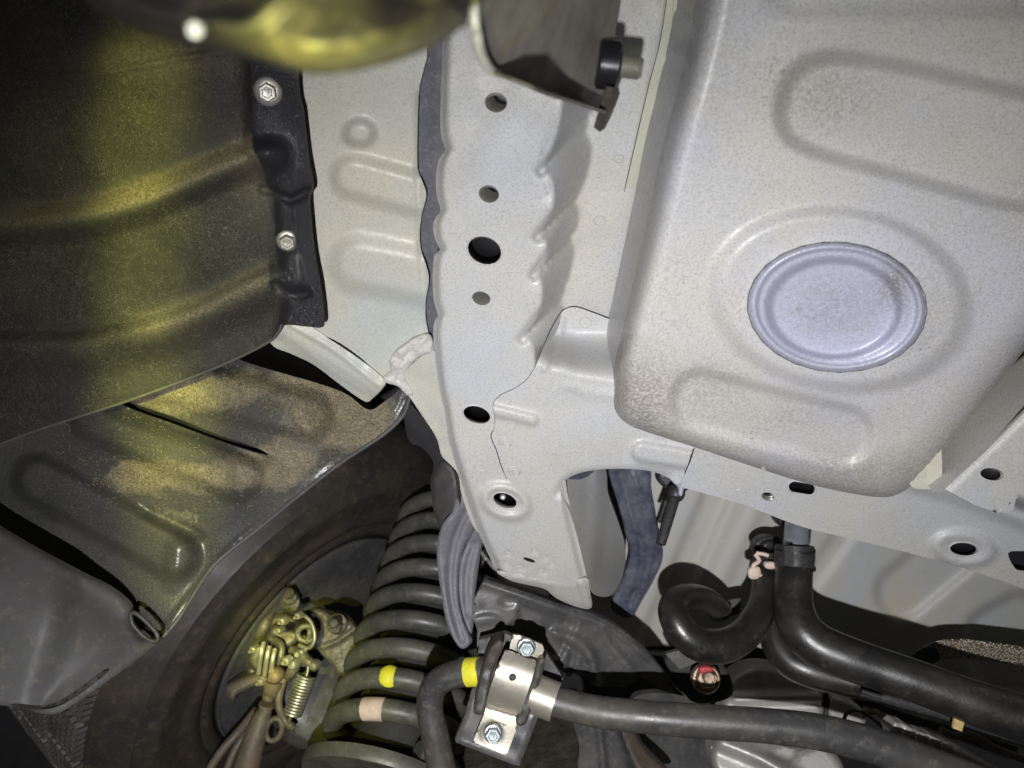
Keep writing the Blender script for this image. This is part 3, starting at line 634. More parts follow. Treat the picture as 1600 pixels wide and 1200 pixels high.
ring('cover_gap', 1308, 480, lambda X, Y: tdep(X, Y) - .0006, 140.8, 101.8, 3, .8, M['dark_flange'], tub)
cover = sheet('cover_plate', ell(1308, 480, 140, 101, 3, 90), cz0, M['plate'], tub, relief=cov_rel, step=3.2, thick=.004, back=(0, .1, 1), smooth=False, attrs={'dust': lambda x, y: np.exp(-(((x - 1400) / 25) ** 2 + ((y - 440) / 40) ** 2)) * .9 + .15 + .3 * np.exp(-(((x - 1303) / 80) ** 2 + ((y - 480) / 50) ** 2))})
# seams between overlapping pressings, their dark drawn in as thin black tubes
def seam(pts, dep, w=.75, parent=None):
    q = catmull(pts, False, 5); wtube('seam_dark_line', PT(q[:, 0], q[:, 1], dep(q[:, 0], q[:, 1])), w * .45 / FPX, M['black'], parent, seg=6)
seam([(880, 484), (870, 498), (856, 525), (840, 565), (826, 590), (806, 606), (782, 618), (771, 632), (773, 650), (773, 668), (767, 682), (775, 702), (783, 728), (792, 748)], lambda x, y: rdep(x, y) - .001, .8, cm)
seam([(1045, -30), (1032, 60), (1012, 140), (990, 235), (973, 310), (952, 405), (931, 494), (950, 499), (970, 506)], lambda x, y: fdep(x, y) - .0008, .7, rail)
seam([(1065, -30), (1049, 60), (1026, 170), (1009, 250), (991, 330), (974, 365), (962, 400), (956, 430), (960, 458)], lambda x, y: fdep(x, y) - .0025, .5, rail)
seam([(1086, 696), (1076, 725), (1062, 757)], lambda x, y: cdep(x, y) + .0005, 1.1, cm)
seam([(655, 140), (653, 200), (653, 262), (660, 283), (666, 305), (658, 340), (657, 385), (667, 418), (670, 440), (665, 470), (666, 500), (672, 530)], lambda x, y: sd(x, y) + .002, .6, side)

# upper floor skin, reaching past the frame on every side
sheet('floor_skin', [(-420, -420), (2050, -420), (2050, 730), (1500, 700), (1000, 640), (700, 480), (-420, 470)], horiz(.53), M['paint'], body, step=30, thick=.003, smooth=False)
def proj(p):
    q = np.array(p) - CAM; z = q @ FW; return 800 + FPX * (q @ RT) / z, 600 - FPX * (q @ UP) / z, z

# ================================================================ FELT SPLASH LINER (upper left)
ln = root('splash_liner', 'black fuzzy moulded liner with two long folds and two bolts in its upper left flange', 'splash liner', P(300, 300, .47))
lz = tps([(470, 60, .395), (490, 300, .44), (500, 510, .485), (400, 200, .42), (380, 400, .462), (200, 60, .41), (200, 400, .475), (200, 610, .525), (0, 60, .45), (0, 400, .51), (0, 690, .555), (400, 520, .50)])
lout = [(-380, -260), (455, -260), (463, 100), (472, 170), (480, 240), (488, 288), (482, 305), (484, 340), (490, 395), (499, 445), (505, 500), (500, 511), (480, 510), (440, 508), (428, 528), (390, 550), (340, 573), (280, 597), (200, 626), (120, 652), (50, 675), (0, 694), (-60, 715), (-380, 800)]
fold1 = [(-60, 352), (0, 350), (80, 346), (170, 330), (250, 304), (320, 274), (390, 246), (425, 240)]
fold2 = [(120, 540), (200, 524), (290, 498), (370, 460), (430, 432)]
fold0 = [(-60, 140), (60, 130), (180, 112), (290, 92), (340, 84)]
def fold(p, wu, wd, h):       # long fold: gentle upper face, steep lower face
    q = catmull(p, False, 6)
    def f(x, y):
        yc = np.interp(x, q[:, 0], q[:, 1]); e = 1 - sm((x - q[-1, 0] + 10) / 50)
        return h * e * np.where(y < yc, sm(1 - (yc - y) / wu), sm(1 - (y - yc) / wd))
    return f
def flange_rel(x, y):
    ex = np.interp(y, [-60, 90, 235, 300, 420, 470, 520], [360, 372, 382, 425, 432, 440, 430])
    return .010 * sm((x - ex + 8) / 26)
liner_rel = add(fold(fold1, 34, 46, .016), fold(fold2, 30, 62, .014), fold(fold0, 14, 5, .003), flange_rel, r_line([(478, 300), (455, 312), (430, 300), (412, 296)], 12, -.006),
                r_line([(430, 445), (460, 462), (480, 458)], 11, -.006), r_noise(45, .0008, 17), r_cap([(440, 320), (448, 420)], 16, -.003, 7), r_line([(380, 95), (384, 160), (378, 225)], 14, -.004), r_cap([(455, 405), (465, 440)], 10, .004, 6))
def l_gloss(x, y):
    ex = np.interp(y, [-60, 90, 235, 262, 300, 420, 470, 520], [382, 386, 394, 410, 423, 432, 440, 430]); return sm((x - ex + 16) / 32)
def l_dust(x, y):
    yc = np.interp(x, catmull(fold1, False, 3)[:, 0], catmull(fold1, False, 3)[:, 1]); y2 = np.interp(x, catmull(fold2, False, 3)[:, 0], catmull(fold2, False, 3)[:, 1])
    return np.clip(1.0 * np.exp(-((y - yc + 14) / 17) ** 2) * (.35 + .65 * sm((x - 60) / 160)) + .6 * np.exp(-((y - y2 + 8) / 20) ** 2) * sm((x - 180) / 80) + .35 * np.exp(-(((x - 270) / 120) ** 2 + ((y - 90) / 30) ** 2)) + .3 * np.exp(-(((x - 400) / 30) ** 2 + ((y - 270) / 60) ** 2)), 0, 1) * (x < 420)
liner = sheet('liner_panel', lout, lz, M['felt'], ln, relief=liner_rel, step=5, thick=.004, attrs={'gloss': l_gloss, 'dust': l_dust})
ldep = lambda x, y: lz(x, y) - liner_rel(x, y)
ax = normal_at(lz, 419, 145)
hexbolt('bolt', 419, 143, D(ldep, 419, 143) - .001, (ax[0] + .25, ax[1] - .1, ax[2] - .35), 14.5, M['steel'], ln, washer=1.5, head=.7, mark=True)
hexbolt('bolt', 449, 376, D(ldep, 449, 376) - .001, (ax[0] + .3, ax[1] - .05, ax[2] - .2), 12.5, M['steel'], ln, washer=1.35, head=.8, mark=True)
pth = catmull(lout[13:-1], False, 6); 
tube('rolled_edge', [(x, y, D(ldep, x, y) - .001) for x, y in pth[::3]], 2.6, M['mudflap'], ln, seg=8)

# loose fibres standing off the felt
def fibres(name, n, region, depf, mat, parent, L=(6, 20), w=.55, seed=3, keep=None):
    g = np.random.default_rng(seed); x0, y0, x1, y1 = region
    x, y = g.uniform(x0, x1, n), g.uniform(y0, y1, n)
    k = g.random(n) < keep(x, y); x, y = x[k], y[k]; m = len(x)
    a = g.uniform(0, 6.28, m); c = g.normal(0, .55, m); l = g.uniform(*L, m) / 5; X = []; Y = []
    for i in range(6): X.append(x); Y.append(y); x = x + np.cos(a) * l; y = y + np.sin(a) * l; a = a + c + g.normal(0, .2, m)
    X = np.stack(X, 1); Y = np.stack(Y, 1)
    d = depf(X.ravel(), Y.ravel()).reshape(X.shape) - .0006 - .0012 * np.sin(np.linspace(0, 3.1, 6))[None] * g.uniform(.2, 1, m)[:, None]
    nx, ny = -np.sin(a)[:, None] * w, np.cos(a)[:, None] * w
    V = np.concatenate([PT(X, Y, d), PT(X + nx, Y + ny, d)], 1).reshape(-1, 3)
    F = (np.arange(m)[:, None, None] * 12 + np.array([[i, i + 1, 7 + i, 6 + i] for i in range(5)])[None]).reshape(-1, 4)
    me = bpy.data.meshes.new(name); me.from_pydata(V.tolist(), [], F.tolist()); me.update()
    o = link(name, me, mat, parent); o['kind'] = 'stuff'; return o
LIN = catmull(lout, True, 2)
M['fibre'] = simple('pale_fibre', (.11, .10, .08), .8, bs=0)
fibres('felt_fibres', 4200, (0, 60, 430, 690), ldep, M['fibre'], ln, L=(4, 11), w=.5, keep=lambda x, y: inside(x, y, LIN) * (x < 385 + (y > 230) * 35) * (.25 + .75 * np.exp(-((x - 290) / 140) ** 2)))

# ================================================================ DUSTY ARCH LINER
ar = root('arch_liner', 'dusty dark plastic wheel arch liner with curled brown dirt below the fuzzy liner', 'arch liner', P(330, 750, .6))
az = tps([(350, 540, .575), (640, 600, .60), (480, 680, .565), (400, 840, .585), (250, 1000, .57), (0, 700, .60), (0, 850, .60), (200, 780, .585), (560, 700, .59)])
aout = [(-300, 740), (-60, 640), (100, 600), (300, 540), (350, 545), (375, 562), (430, 580), (490, 597), (540, 615), (575, 640), (600, 628), (640, 598), (641, 615), (632, 645), (610, 670), (580, 692), (540, 718), (500, 748), (450, 788), (405, 825), (360, 860), (330, 888), (305, 925), (280, 965), (255, 995), (245, 1002), (225, 985), (200, 970), (150, 960), (-60, 900), (-300, 880)]
rib = lambda a, b, r, h: r_cap([a, b], r, h, 14)
def stepdown(p0, p1, h, w):       # ledge: surface drops just below the line, rises slowly after it
    a = np.array(p0, float); b = np.array(p1, float); L = np.linalg.norm(b - a); t = (b - a) / L; n = np.array([-t[1], t[0]])
    def f(x, y):
        u = (x - a[0]) * t[0] + (y - a[1]) * t[1]; v = (x - a[0]) * n[0] + (y - a[1]) * n[1]
        e = sm(u / 25 + .6) * sm((L - u) / 30 + .5)
        return -h * e * np.where(v > 0, sm(v / 5) * (1 - sm((v - 6) / w)), 0)
    return f
arch_rel = add(rib((250, 590), (480, 650), 34, .012), rib((150, 650), (372, 742), 36, .013), rib((60, 750), (272, 868), 34, .014), rib((470, 640), (482, 668), 13, .005), rib((375, 735), (373, 765), 12, .005), rib((275, 860), (272, 905), 12, .005),
               stepdown((170, 622), (420, 712), .012, 30), stepdown((225, 788), (315, 828), .006, 24), r_noise(50, .0015, 51), r_line([(640, 612), (610, 666), (540, 714), (450, 784), (360, 856), (305, 922), (250, 998)], 7, .0025),
               lambda x, y: -.006 * sm(1 - np.abs((y - np.interp(x, [100, 330, 560], [700, 780, 820])) / 20)) * 0)
slit = [(180, 626), (215, 633), (280, 655), (340, 679), (395, 697), (421, 711), (400, 707), (340, 688), (270, 662), (210, 641)]
def a_dust(x, y):
    g = lambda cx, cy, a, b: np.exp(-(((x - cx) / a) ** 2 + ((y - cy) / b) ** 2))
    return np.clip(1.0 * g(520, 640, 70, 45) + .9 * g(430, 725, 60, 35) + .75 * g(290, 625, 90, 28) + .8 * g(560, 655, 50, 50) + .7 * g(215, 745, 70, 30) + .5 * g(340, 745, 90, 30) + .45 * g(420, 595, 120, 25) + .4 * g(265, 810, 60, 20) + .12 * sm((560 - y * .5) / 400), 0, 1)
apan = sheet('liner_panel', aout, az, M['arch'], ar, relief=arch_rel, step=5, thick=.004, holes=[resample(catmull(slit, True, 3), 5)], attrs={'dust': a_dust})
adep = lambda x, y: az(x, y) - arch_rel(x, y)
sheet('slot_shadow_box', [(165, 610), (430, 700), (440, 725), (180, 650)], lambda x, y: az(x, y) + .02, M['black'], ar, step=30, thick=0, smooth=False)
M['dirtcurl'] = simple('dried_mud_curls', (.27, .225, .13), .95, c2=(.17, .14, .085), bs=0)
AIN = catmull(aout, True, 3)
def dirtmask(x, y):
    n = np.sin(x * .09 + 1.3 * np.sin(y * .05)) * np.sin(y * .11 + 1.1 * np.sin(x * .06))
    return a_dust(x, y) * (.55 + .6 * n) * inside(x, y, AIN) * (segdist(x, y, AIN) > 7) * (segdist(x, y, slit) > 5)
fibres('dried_mud', 26000, (90, 570, 620, 800), adep, M['dirtcurl'], ar, L=(2, 6), w=.7, seed=8, keep=dirtmask)
pth = catmull(aout[12:25], False, 6)
tube('rolled_edge', [(x, y, D(adep, x, y) - .001) for x, y in pth[::3]], 3.2, M['mudflap'], ar, seg=8)

# ================================================================ MUD FLAP
mf = root('mud_flap', 'smooth dark grey plastic flap with a curved slit at the bottom left', 'mud flap', P(90, 980, .47))
mz = tps([(0, 820, .535), (200, 945, .545), (100, 1110, .49), (0, 1090, .485), (90, 960, .50)])
mout = [(-300, 680), (-60, 790), (0, 826), (40, 850), (80, 872), (130, 898), (170, 918), (196, 938), (204, 950), (203, 968), (210, 985), (222, 1000), (240, 996), (246, 1004), (215, 1030), (180, 1056), (140, 1084), (110, 1104), (92, 1114), (70, 1116), (30, 1106), (-60, 1090), (-300, 1020)]
mslit = [(16, 1100), (40, 1107), (75, 1108), (110, 1094), (150, 1066), (170, 1048), (171, 1043), (160, 1048), (125, 1074), (90, 1096), (60, 1102), (30, 1099)]
flap = sheet('flap_panel', mout, mz, M['mudflap'], mf, relief=add(r_poly([(120, 900), (200, 950), (200, 985), (160, 1035), (110, 1080), (60, 1100), (90, 1000)], -.010, 30), r_noise(70, .001, 61)), holes=[resample(catmull(mslit, True, 3), 4)], step=6, thick=.004, rim=(6, .003))
lp = [(205, 958), (215, 960), (232, 975), (246, 992), (244, 1002), (230, 998), (214, 984), (206, 972)]
q = catmull(lp, True, 5); wtube('loop', PT(q[:, 0], q[:, 1], np.full(len(q), .54)), .0016, M['black_plastic'], mf, seg=8, closed=True)

# ================================================================ WHEEL
WA = Vector((0.77, 0.10, -.62)).normalized(); WC = P(500, 1000, .93)
wh = root('wheel', 'dirty wheel with worn tyre seen from its inner side at lower left', 'wheel', WC)
K = .885; KR = .85
prof = [(r * K, h) for r, h in [(.160, -.05), (.161, -.008), (.167, .003), (.178, .006), (.184, .003), (.188, .006), (.204, .011), (.208, .008), (.222, .011), (.240, .013), (.247, .0155), (.251, .013), (.270, .007), (.273, .010), (.277, .006), (.292, -.006), (.302, -.018), (.305, -.03), (.3055, -.11), (.305, -.31), (.297, -.335), (.26, -.35)]]
tyre = lathe('tyre', prof, WC, WA, M['rubber'], wh, seg=128); tyre.data.set_sharp_from_angle(angle=R(60))
rim = lathe('rim', [(r * .86, h) for r, h in [(.167, -.012), (.166, -.001), (.162, .002), (.158, -.002), (.155, -.02), (.148, -.03), (.145, -.07), (.139, -.075), (.136, -.11), (.130, -.16), (.01, -.17)]], WC, WA, M['black'], wh, seg=96)
lathe('rim_lip', [(.1425, .000), (.1425, .003), (.140, .0035), (.1395, .001)], WC, WA, M['subframe'], wh, seg=96)
lathe('rim_bead', [(.1275, -.028), (.1275, -.024), (.125, -.0235)], WC, WA, M['subframe'], wh, seg=96)
u_, w_, n_ = frame(WA)
M['tread'] = simple('tread_rubber', (.14, .13, .12), .6, c2=(.06, .055, .05), ns=30, dust=.4, dustc=(.16, .13, .10))
def tread(c0, ang, zc, parent):   # one block cut by wavy sipes
    V = []; F = []; r0, r1 = .304 * K, .304 * K + .008; L = .044; W = .052; ns = 6
    for s in range(ns):
        a0 = ang + (s / ns - .5) * L / .27; a1 = a0 + L / .27 / ns * .80
        for j in range(13):
            z = zc + (j / 12 - .5) * W; wv = .0016 / .3 * (1 if j % 2 else -1)
            for aa, rr in ((a0 + wv, r0), (a0 + wv, r1), (a1 + wv, r1), (a1 + wv, r0)):
                V.append(c0 + n_ * z + (u_ * math.cos(aa) + w_ * math.sin(aa)) * rr)
        b = s * 52
        for j in range(12):
            for k in range(3): F.append((b + j * 4 + k, b + j * 4 + k + 1, b + j * 4 + k + 5, b + j * 4 + k + 4))
        F.append((b, b + 1, b + 2, b + 3)); F.append((b + 48, b + 49, b + 50, b + 51))
    return link('tread_block', mesh('tread_block', V, F), M['tread'], parent, smooth=False)
cnt = 0
for row, zc in enumerate((-.050, -.110, -.170, -.230, -.290)):
    for i in range(34):
        a = 2 * math.pi * (i + .5 * (row % 2)) / 34
        p = WC + n_ * zc + (u_ * math.cos(a) + w_ * math.sin(a)) * .275
        x, y, z = proj(p)
        nrm = (u_ * math.cos(a) + w_ * math.sin(a))
        if nrm.dot(p - Vector(CAM)) < 0 and -60 < x < 330 and 960 < y < 1260: tread(WC, a, zc, tyre); cnt += 1
print('tread blocks', cnt)

# ================================================================ BRAKE ASSEMBLY
br = root('brake_assembly', 'grimy brake hub with cast knuckle, cable lever, return spring and nuts inside the wheel', 'brake', P(480, 1010, .82))
bz = tps([(400, 940, .86), (560, 940, .86), (480, 1200, .80)])
plate = sheet('bracket_plate', [(487, 955), (497, 951), (508, 955), (516, 961), (530, 958), (547, 970), (556, 983), (570, 1000), (566, 1012), (556, 1040), (545, 1060), (530, 1056), (512, 1032), (500, 1019), (495, 1004), (501, 985), (499, 968)], lambda x, y: bz(x, y) - .05, M['cast'], br, step=4, thick=.008, rim=(3, .003), relief=add(r_line([(496, 1013), (525, 1003), (552, 984)], 5, -.006), r_noise(12, .0008, 71)))
hexbolt('nut', 527, 975, .797, (-.1, -.6, -.8), 12, M['cast'], br, washer=1.4, head=1.0)
lathe('stud', [(.005, 0), (.005, .012), (.003, .014)], P(527, 970, .785), (-.1, -.6, -.8), M['cast'], br, seg=16)
lathe('backing_plate', [(.076, 0), (.075, .004), (.070, .006), (.067, .002), (.05, .002), (.04, .010), (.02, .012)], WC + WA * -.075 + Vector(UP) * .045 + Vector(RT) * .018, WA, M['cast'], br, seg=64)
dr = P(505, 1085, .835)
lathe('hub_drum', [(.054, -.02), (.054, .012), (.051, .02), (.042, .026), (.012, .028)], dr, (.45, -.65, -.30), M['subframe'], br, seg=48)
kn = [[(428, 976), (445, 979), (462, 984), (470, 992), (462, 1006), (448, 1016), (441, 1030), (434, 1050), (419, 1058), (400, 1050), (388, 1040), (388, 1024), (400, 1008), (412, 996)]]
sheet('knuckle', kn[0], lambda x, y: bz(x, y) - .055, M['cast'], br, step=3.4, thick=.04, rim=(9, .012), relief=add(r_noise(9, .0018, 73), r_cap([(425, 998), (437, 1012), (433, 1040)], 6, .006, 3)))
sheet('knuckle_casting', [(398, 992), (414, 966), (438, 955), (462, 964), (476, 985), (492, 1008), (488, 1034), (474, 1052), (450, 1066), (420, 1078), (396, 1070), (382, 1046), (386, 1018)], lambda x, y: bz(x, y) - .028, M['cast'], br, step=3.6, thick=.03, rim=(10, .014), relief=add(r_noise(7, .002, 77), r_ell(420, 1035, 18, 22, 0, .006, .3), r_ell(462, 1005, 16, 12, 0, -.008, .3)))
for k, (x, y) in enumerate([(406, 1030), (415, 1036), (424, 1040)]):
    tube('bleed_pipe', [(x + 6, y - 26, .765), (x + 2, y - 8, .76), (x - 2, y + 22, .765)], 4, M['clamp'], br, seg=10)
for x, y, r in [(446, 968, 7), (470, 960, 6), (401, 1012, 7), (452, 1030, 8), (476, 1016, 5), (412, 1062, 7)]:
    lathe('small_nut', [(r * .78 / FPX, 0), (r * .78 / FPX, .006), (r * .55 / FPX, .008), (r * .3 / FPX, .008), (r * .3 / FPX, .013)], P(x, y, .762), (-.2, -.55, -.75), M['clamp'], br, seg=6)
tube('brake_pipe', [(470, 958, .77), (486, 972, .765), (492, 996, .76), (484, 1012, .76), (468, 1008, .765)], 3.2, M['steel'], br, seg=8)
tube('knuckle_boss', [(428, 999, .785), (439, 1008, .78), (438, 1028, .775), (426, 1052, .78)], [5, 6, 6, 5], M['cast'], br, seg=12)
tube('knuckle_arm', [(404, 1000, .82), (414, 975, .82), (424, 955, .83), (440, 940, .84)], [8, 10, 9, 7], M['cast'], br, seg=14)
for k, (x, y, r) in enumerate([(456, 938, 15), (455, 931, 12), (454, 925, 9)]):
    lathe('bushing', [(r * .82 / FPX * .8, 0), (r * .82 / FPX, .002), (r * .82 / FPX, .006), (r * .7 / FPX * .8, .008)], P(x, y, .82 - k * .008), (-.1, -.5, -.8), M['cast'], br, seg=24)
ring('clevis', 479, 990, .775, 14, 12, 0, 5, M['cast'], br)
tube('clevis_pin', [(482, 974, .78), (484, 990, .775), (478, 1008, .775)], 4.5, M['cast'], br, seg=10)
tube('linkage', [(455, 1015, .78), (470, 1022, .775), (482, 1034, .77), (496, 1040, .77)], [7, 9, 8, 8], M['cast'], br, seg=12)
tube('linkage', [(463, 1030, .775), (458, 1045, .77), (448, 1060, .77)], [8, 9, 7], M['cast'], br, seg=12)
for x, y, r in [(462, 1036, 9), (495, 1038, 8), (441, 983, 6), (470, 1020, 6)]:
    lathe('rivet', [(r * .78 / FPX, 0), (r * .78 / FPX, .006), (r * .5 / FPX, .009), (.0001, .0095)], P(x, y, .77), (-.2, -.6, -.7), M['steel'], br, seg=16)
lathe('ball_end', [(.0001, -.0085), (.005, -.007), (.0078, -.003), (.0078, .003), (.005, .007), (.0001, .0085)], P(432, 1054, .765), (.2, .5, 1), M['gold'], br, seg=24)
tube('cable_rod', [(428, 1064, .765), (425, 1078, .765), (420, 1088, .765), (417, 1104, .76), (408, 1125, .76), (396, 1160, .755), (384, 1205, .75)], [15, 14, 10, 9, 15, 18, 21], M['rod'], br, seg=20)
tube('cable_rod_ring', [(417, 1100, .752), (416, 1104, .752)], 12, M['rod'], br, seg=20)
q = ell(428, 1140, 12, 18, 20, 24); wtube('lever_eye', PT(q[:, 0], q[:, 1], np.full(24, .757)), .0028, M['rod'], br, seg=10, closed=True)
tube('lever', [(443, 1060, .77), (437, 1082, .765), (436, 1104, .76), (444, 1124, .76), (456, 1136, .758)], [7, 7, 6, 6, 7], M['rod'], br, seg=12)
tube('brake_cable', [(400, 1110, .80), (376, 1140, .80), (345, 1175, .79), (320, 1215, .78)], 7, M['rod'], br, seg=12)
tube('brake_cable', [(420, 1120, .80), (392, 1140, .80), (368, 1170, .79), (350, 1215, .78)], 6, M['rod'], br, seg=12)
sheet('lower_arm', [(352, 1072), (380, 1058), (408, 1050), (415, 1060), (400, 1070), (372, 1084), (366, 1094), (358, 1092)], lambda x, y: bz(x, y) - .04, M['rod'], br, step=4, thick=.02, rim=(5, .006))
A = np.array(P(479, 1056, .765)); B = np.array(P(457, 1116, .758)); t = np.linspace(0, 1, 260); axd = (B - A) / np.linalg.norm(B - A); u1 = np.cross(axd, FW); u1 /= np.linalg.norm(u1); v1 = np.cross(axd, u1)
hel = A + (B - A) * t[:, None] + (np.cos(t * 2 * math.pi * 12.5)[:, None] * u1 + np.sin(t * 2 * math.pi * 12.5)[:, None] * v1) * .0085
wtube('return_spring', hel, .0014, M['steel'], br, seg=7)
tube('spring_hook', [(482, 1036, .767), (481, 1048, .766), (479, 1056, .765)], 2.2, M['steel'], br, seg=8)
tube('spring_hook', [(457, 1116, .758), (452, 1126, .757), (455, 1138, .757), (461, 1134, .757)], 3, M['rod'], br, seg=8)

# ================================================================ COIL SPRING
CB = np.array(P(604, 1192, .72)); CT = np.array(P(712, 822, .90))
cs = root('coil_spring', 'dusty grey suspension coil spring with a yellow dot and a pink dab of paint', 'coil spring', Vector(CB))
axd = (CT - CB) / np.linalg.norm(CT - CB); u1 = np.cross(axd, FW); u1 /= np.linalg.norm(u1); v1 = np.cross(axd, u1)
NTU = 9.0
t = np.linspace(0, 1, 1440); th = t * 2 * math.pi * NTU + 2.0
CR = .0600
hel = CB + (CT - CB) * t[:, None] + (np.cos(th)[:, None] * u1 + np.sin(th)[:, None] * v1) * CR
wtube('coil', hel, np.linspace(.0100, .0090, len(hel)), M['spring'], cs, seg=14)
pr = np.array([proj(h) for h in hel])
def mark(x, y, name, mat, half, rw):
    near = (hel - (CB + (CT - CB) * t[:, None])) @ FW < 0
    dd = np.hypot(pr[:, 0] - x, pr[:, 1] - y) + 1e3 * (~near); i = int(dd.argmin()); wtube(name, hel[i - half:i + half + 1], rw, mat, cs, seg=14, cap=True)
mark(585, 1100, 'pink_mark', M['pinkmark'], 4, .0104)
near_ = (hel - (CB + (CT - CB) * t[:, None])) @ FW < 0; i_ = int((np.hypot(pr[:, 0] - 609, pr[:, 1] - 1060) + 1e3 * (~near_)).argmin())
lathe('yellow_mark', [(.0116 * math.sin(a), .0116 * math.cos(a)) for a in np.radians([58, 50, 40, 28, 15, 1])], Vector(hel[i_]), -Vector(rays(609, 1056)) + Vector(UP) * .25, M['yellow'], cs, seg=28)
lathe('spring_seat', [(.074, .0), (.076, .004), (.075, .012), (.060, .016), (.055, .006), (.02, .0)], Vector(CB) - Vector(axd) * .022, axd, M['spring'], cs, seg=64)
wtube('spring_damper', [CB, CT], .036, M['dark_in'], cs, seg=24)  # damper made wide and dark to put shade between the coils

# ================================================================ CURVED BRACKET beside the rail end
cb = root('bump_bracket', 'long curved dusty grey two-leaf bracket hanging left of the rail end', 'bracket', P(720, 880, .62))
kz = tps([(720, 760, .63), (690, 900, .64), (725, 1010, .63), (760, 850, .65)])
sheet('leaf', [(722, 762), (732, 752), (742, 756), (748, 775), (752, 800), (745, 822), (728, 850), (718, 880), (716, 930), (722, 965), (732, 990), (738, 1002), (722, 1014), (706, 994), (696, 965), (690, 930), (684, 890), (683, 850), (692, 818), (706, 800), (712, 780)], kz, M['bracket'], cb, step=4, thick=.006, rim=(6, .004), relief=add(r_line([(735, 790), (715, 830), (704, 880), (706, 940), (722, 1000)], 9, -.0045), r_noise(40, .0006, 81)))
sheet('leaf', [(752, 800), (757, 830), (752, 860), (746, 900), (741, 940), (740, 975), (734, 998), (728, 985), (721, 960), (716, 925), (718, 880), (730, 848)], lambda x, y: kz(x, y) + .01, M['bracket'], cb, step=4, thick=.006, rim=(5, .004), relief=r_line([(740, 850), (728, 900), (730, 960)], 8, -.003))
sheet('strut_link', [(748, 862), (752, 860), (790, 905), (786, 910)], tps([(748, 862, .68), (790, 905, .68), (752, 880, .7)]), M['paint'], cb, step=4, thick=.004, smooth=False)

# ================================================================ SUBFRAME
sf = root('subframe', 'dark painted subframe arm reaching right under the end of the pale rail', 'subframe', P(880, 1000, .66))
sz = tps([(755, 905, .635), (745, 1010, .635), (960, 985, .67), (1060, 1085, .70), (860, 1040, .655), (850, 930, .64)])
sout = [(758, 904), (775, 910), (820, 924), (870, 942), (915, 955), (950, 970), (985, 995), (1015, 1022), (1040, 1052), (1058, 1078), (1068, 1088), (1030, 1078), (1018, 1066), (1000, 1058), (985, 1068), (975, 1074), (930, 1073), (918, 1062), (896, 1052), (888, 1059), (882, 1050), (855, 1048), (845, 1020), (800, 1030), (745, 1020), (746, 985), (738, 962), (742, 935)]
srel = add(r_poly([(812, 945), (900, 975), (875, 1030), (800, 1010), (785, 985), (808, 968)], -.008, 3, False), r_line([(868, 990), (905, 1003), (925, 1030), (930, 1066)], 14, .007), r_line([(942, 985), (955, 1010), (985, 1045)], 12, .005), r_line([(880, 1005), (895, 1020), (888, 1050)], 9, -.006), r_ell(760, 968, 22, 8, -5, .003, .4), r_ell(795, 940, 14, 8, 0, -.002, .4), r_noise(28, .0012, 91),
           lambda x, y: .006 * sm(1 - np.abs(y - np.interp(x, [758, 870, 950, 1015, 1060], [912, 950, 978, 1030, 1086])) / 9))
sheet('arm_shell', sout, sz, M['subframe'], sf, relief=srel, step=4.6, thick=.012, smooth=False)
sheet('lower_column', [(895, 1110), (935, 1125), (985, 1130), (1000, 1165), (1040, 1215), (915, 1215), (905, 1165)], tps([(895, 1110, .70), (985, 1130, .70), (930, 1215, .66)]), M['subframe'], sf, relief=add(r_line([(935, 1125), (945, 1215)], 10, .008), r_line([(975, 1130), (1000, 1215)], 16, -.01)), step=5, thick=.01)
sheet('column_edge', [(968, 1128), (985, 1130), (1004, 1165), (1050, 1215), (1010, 1215), (985, 1180)], tps([(968, 1128, .69), (1050, 1215, .66), (985, 1180, .66)]), M['rod'], sf, step=4, thick=.01, rim=(4, .004))
sheet('shaded_web', [(1060, 1085), (1110, 1100), (1130, 1160), (1110, 1215), (1040, 1215), (1000, 1150), (990, 1090)], tps([(1060, 1085, .78), (1110, 1215, .74), (990, 1090, .76)]), M['subframe'], sf, step=8, thick=.01)
sheet('rear_floor_plate', [(640, 1180), (720, 1130), (860, 1120), (905, 1130), (925, 1215), (640, 1215)], tps([(640, 1180, .85), (905, 1130, .85), (700, 1215, .8)]), M['cast'], sf, step=8, thick=.01)
lathe('cross_stub', [(.02, 0), (.024, .003), (.024, .03), (.02, .034)], P(695, 1060, .80), (1, 0, .2), M['cast'], sf, seg=24)

# ================================================================ ANTI-ROLL BAR
ab = root('anti_roll_bar', 'thick dark bent bar with a yellow band and steel collar running along the bottom', 'anti-roll bar', P(1000, 1118, .57))
tube('bar', [(703, 1240, .60), (690, 1200, .60), (680, 1150, .60), (672, 1110, .60), (676, 1078, .60), (694, 1060, .598), (725, 1051, .595), (762, 1050, .59), (800, 1065, .585), (850, 1090, .58), (890, 1102, .577), (940, 1113, .573), (1020, 1121, .568), (1110, 1128, .564), (1200, 1134, .56), (1275, 1143, .556), (1345, 1159, .552), (1410, 1180, .548), (1480, 1206, .545), (1620, 1260, .54)],
     [23, 22.5, 22, 21, 21, 21, 21, 21, 21, 22, 23, 24, 25, 25.5, 26, 27, 27.5, 28, 28, 29], M['bar'], ab, seg=36, n=10)
tube('yellow_band', [(730, 1050.3, .5945), (740, 1049.6, .593), (750, 1049.5, .592)], 21.9, M['yellow'], ab, seg=32)
tube('collar', [(832, 1083, .582), (850, 1090, .58), (868, 1097, .578)], 30, M['clamp'], ab, seg=36)
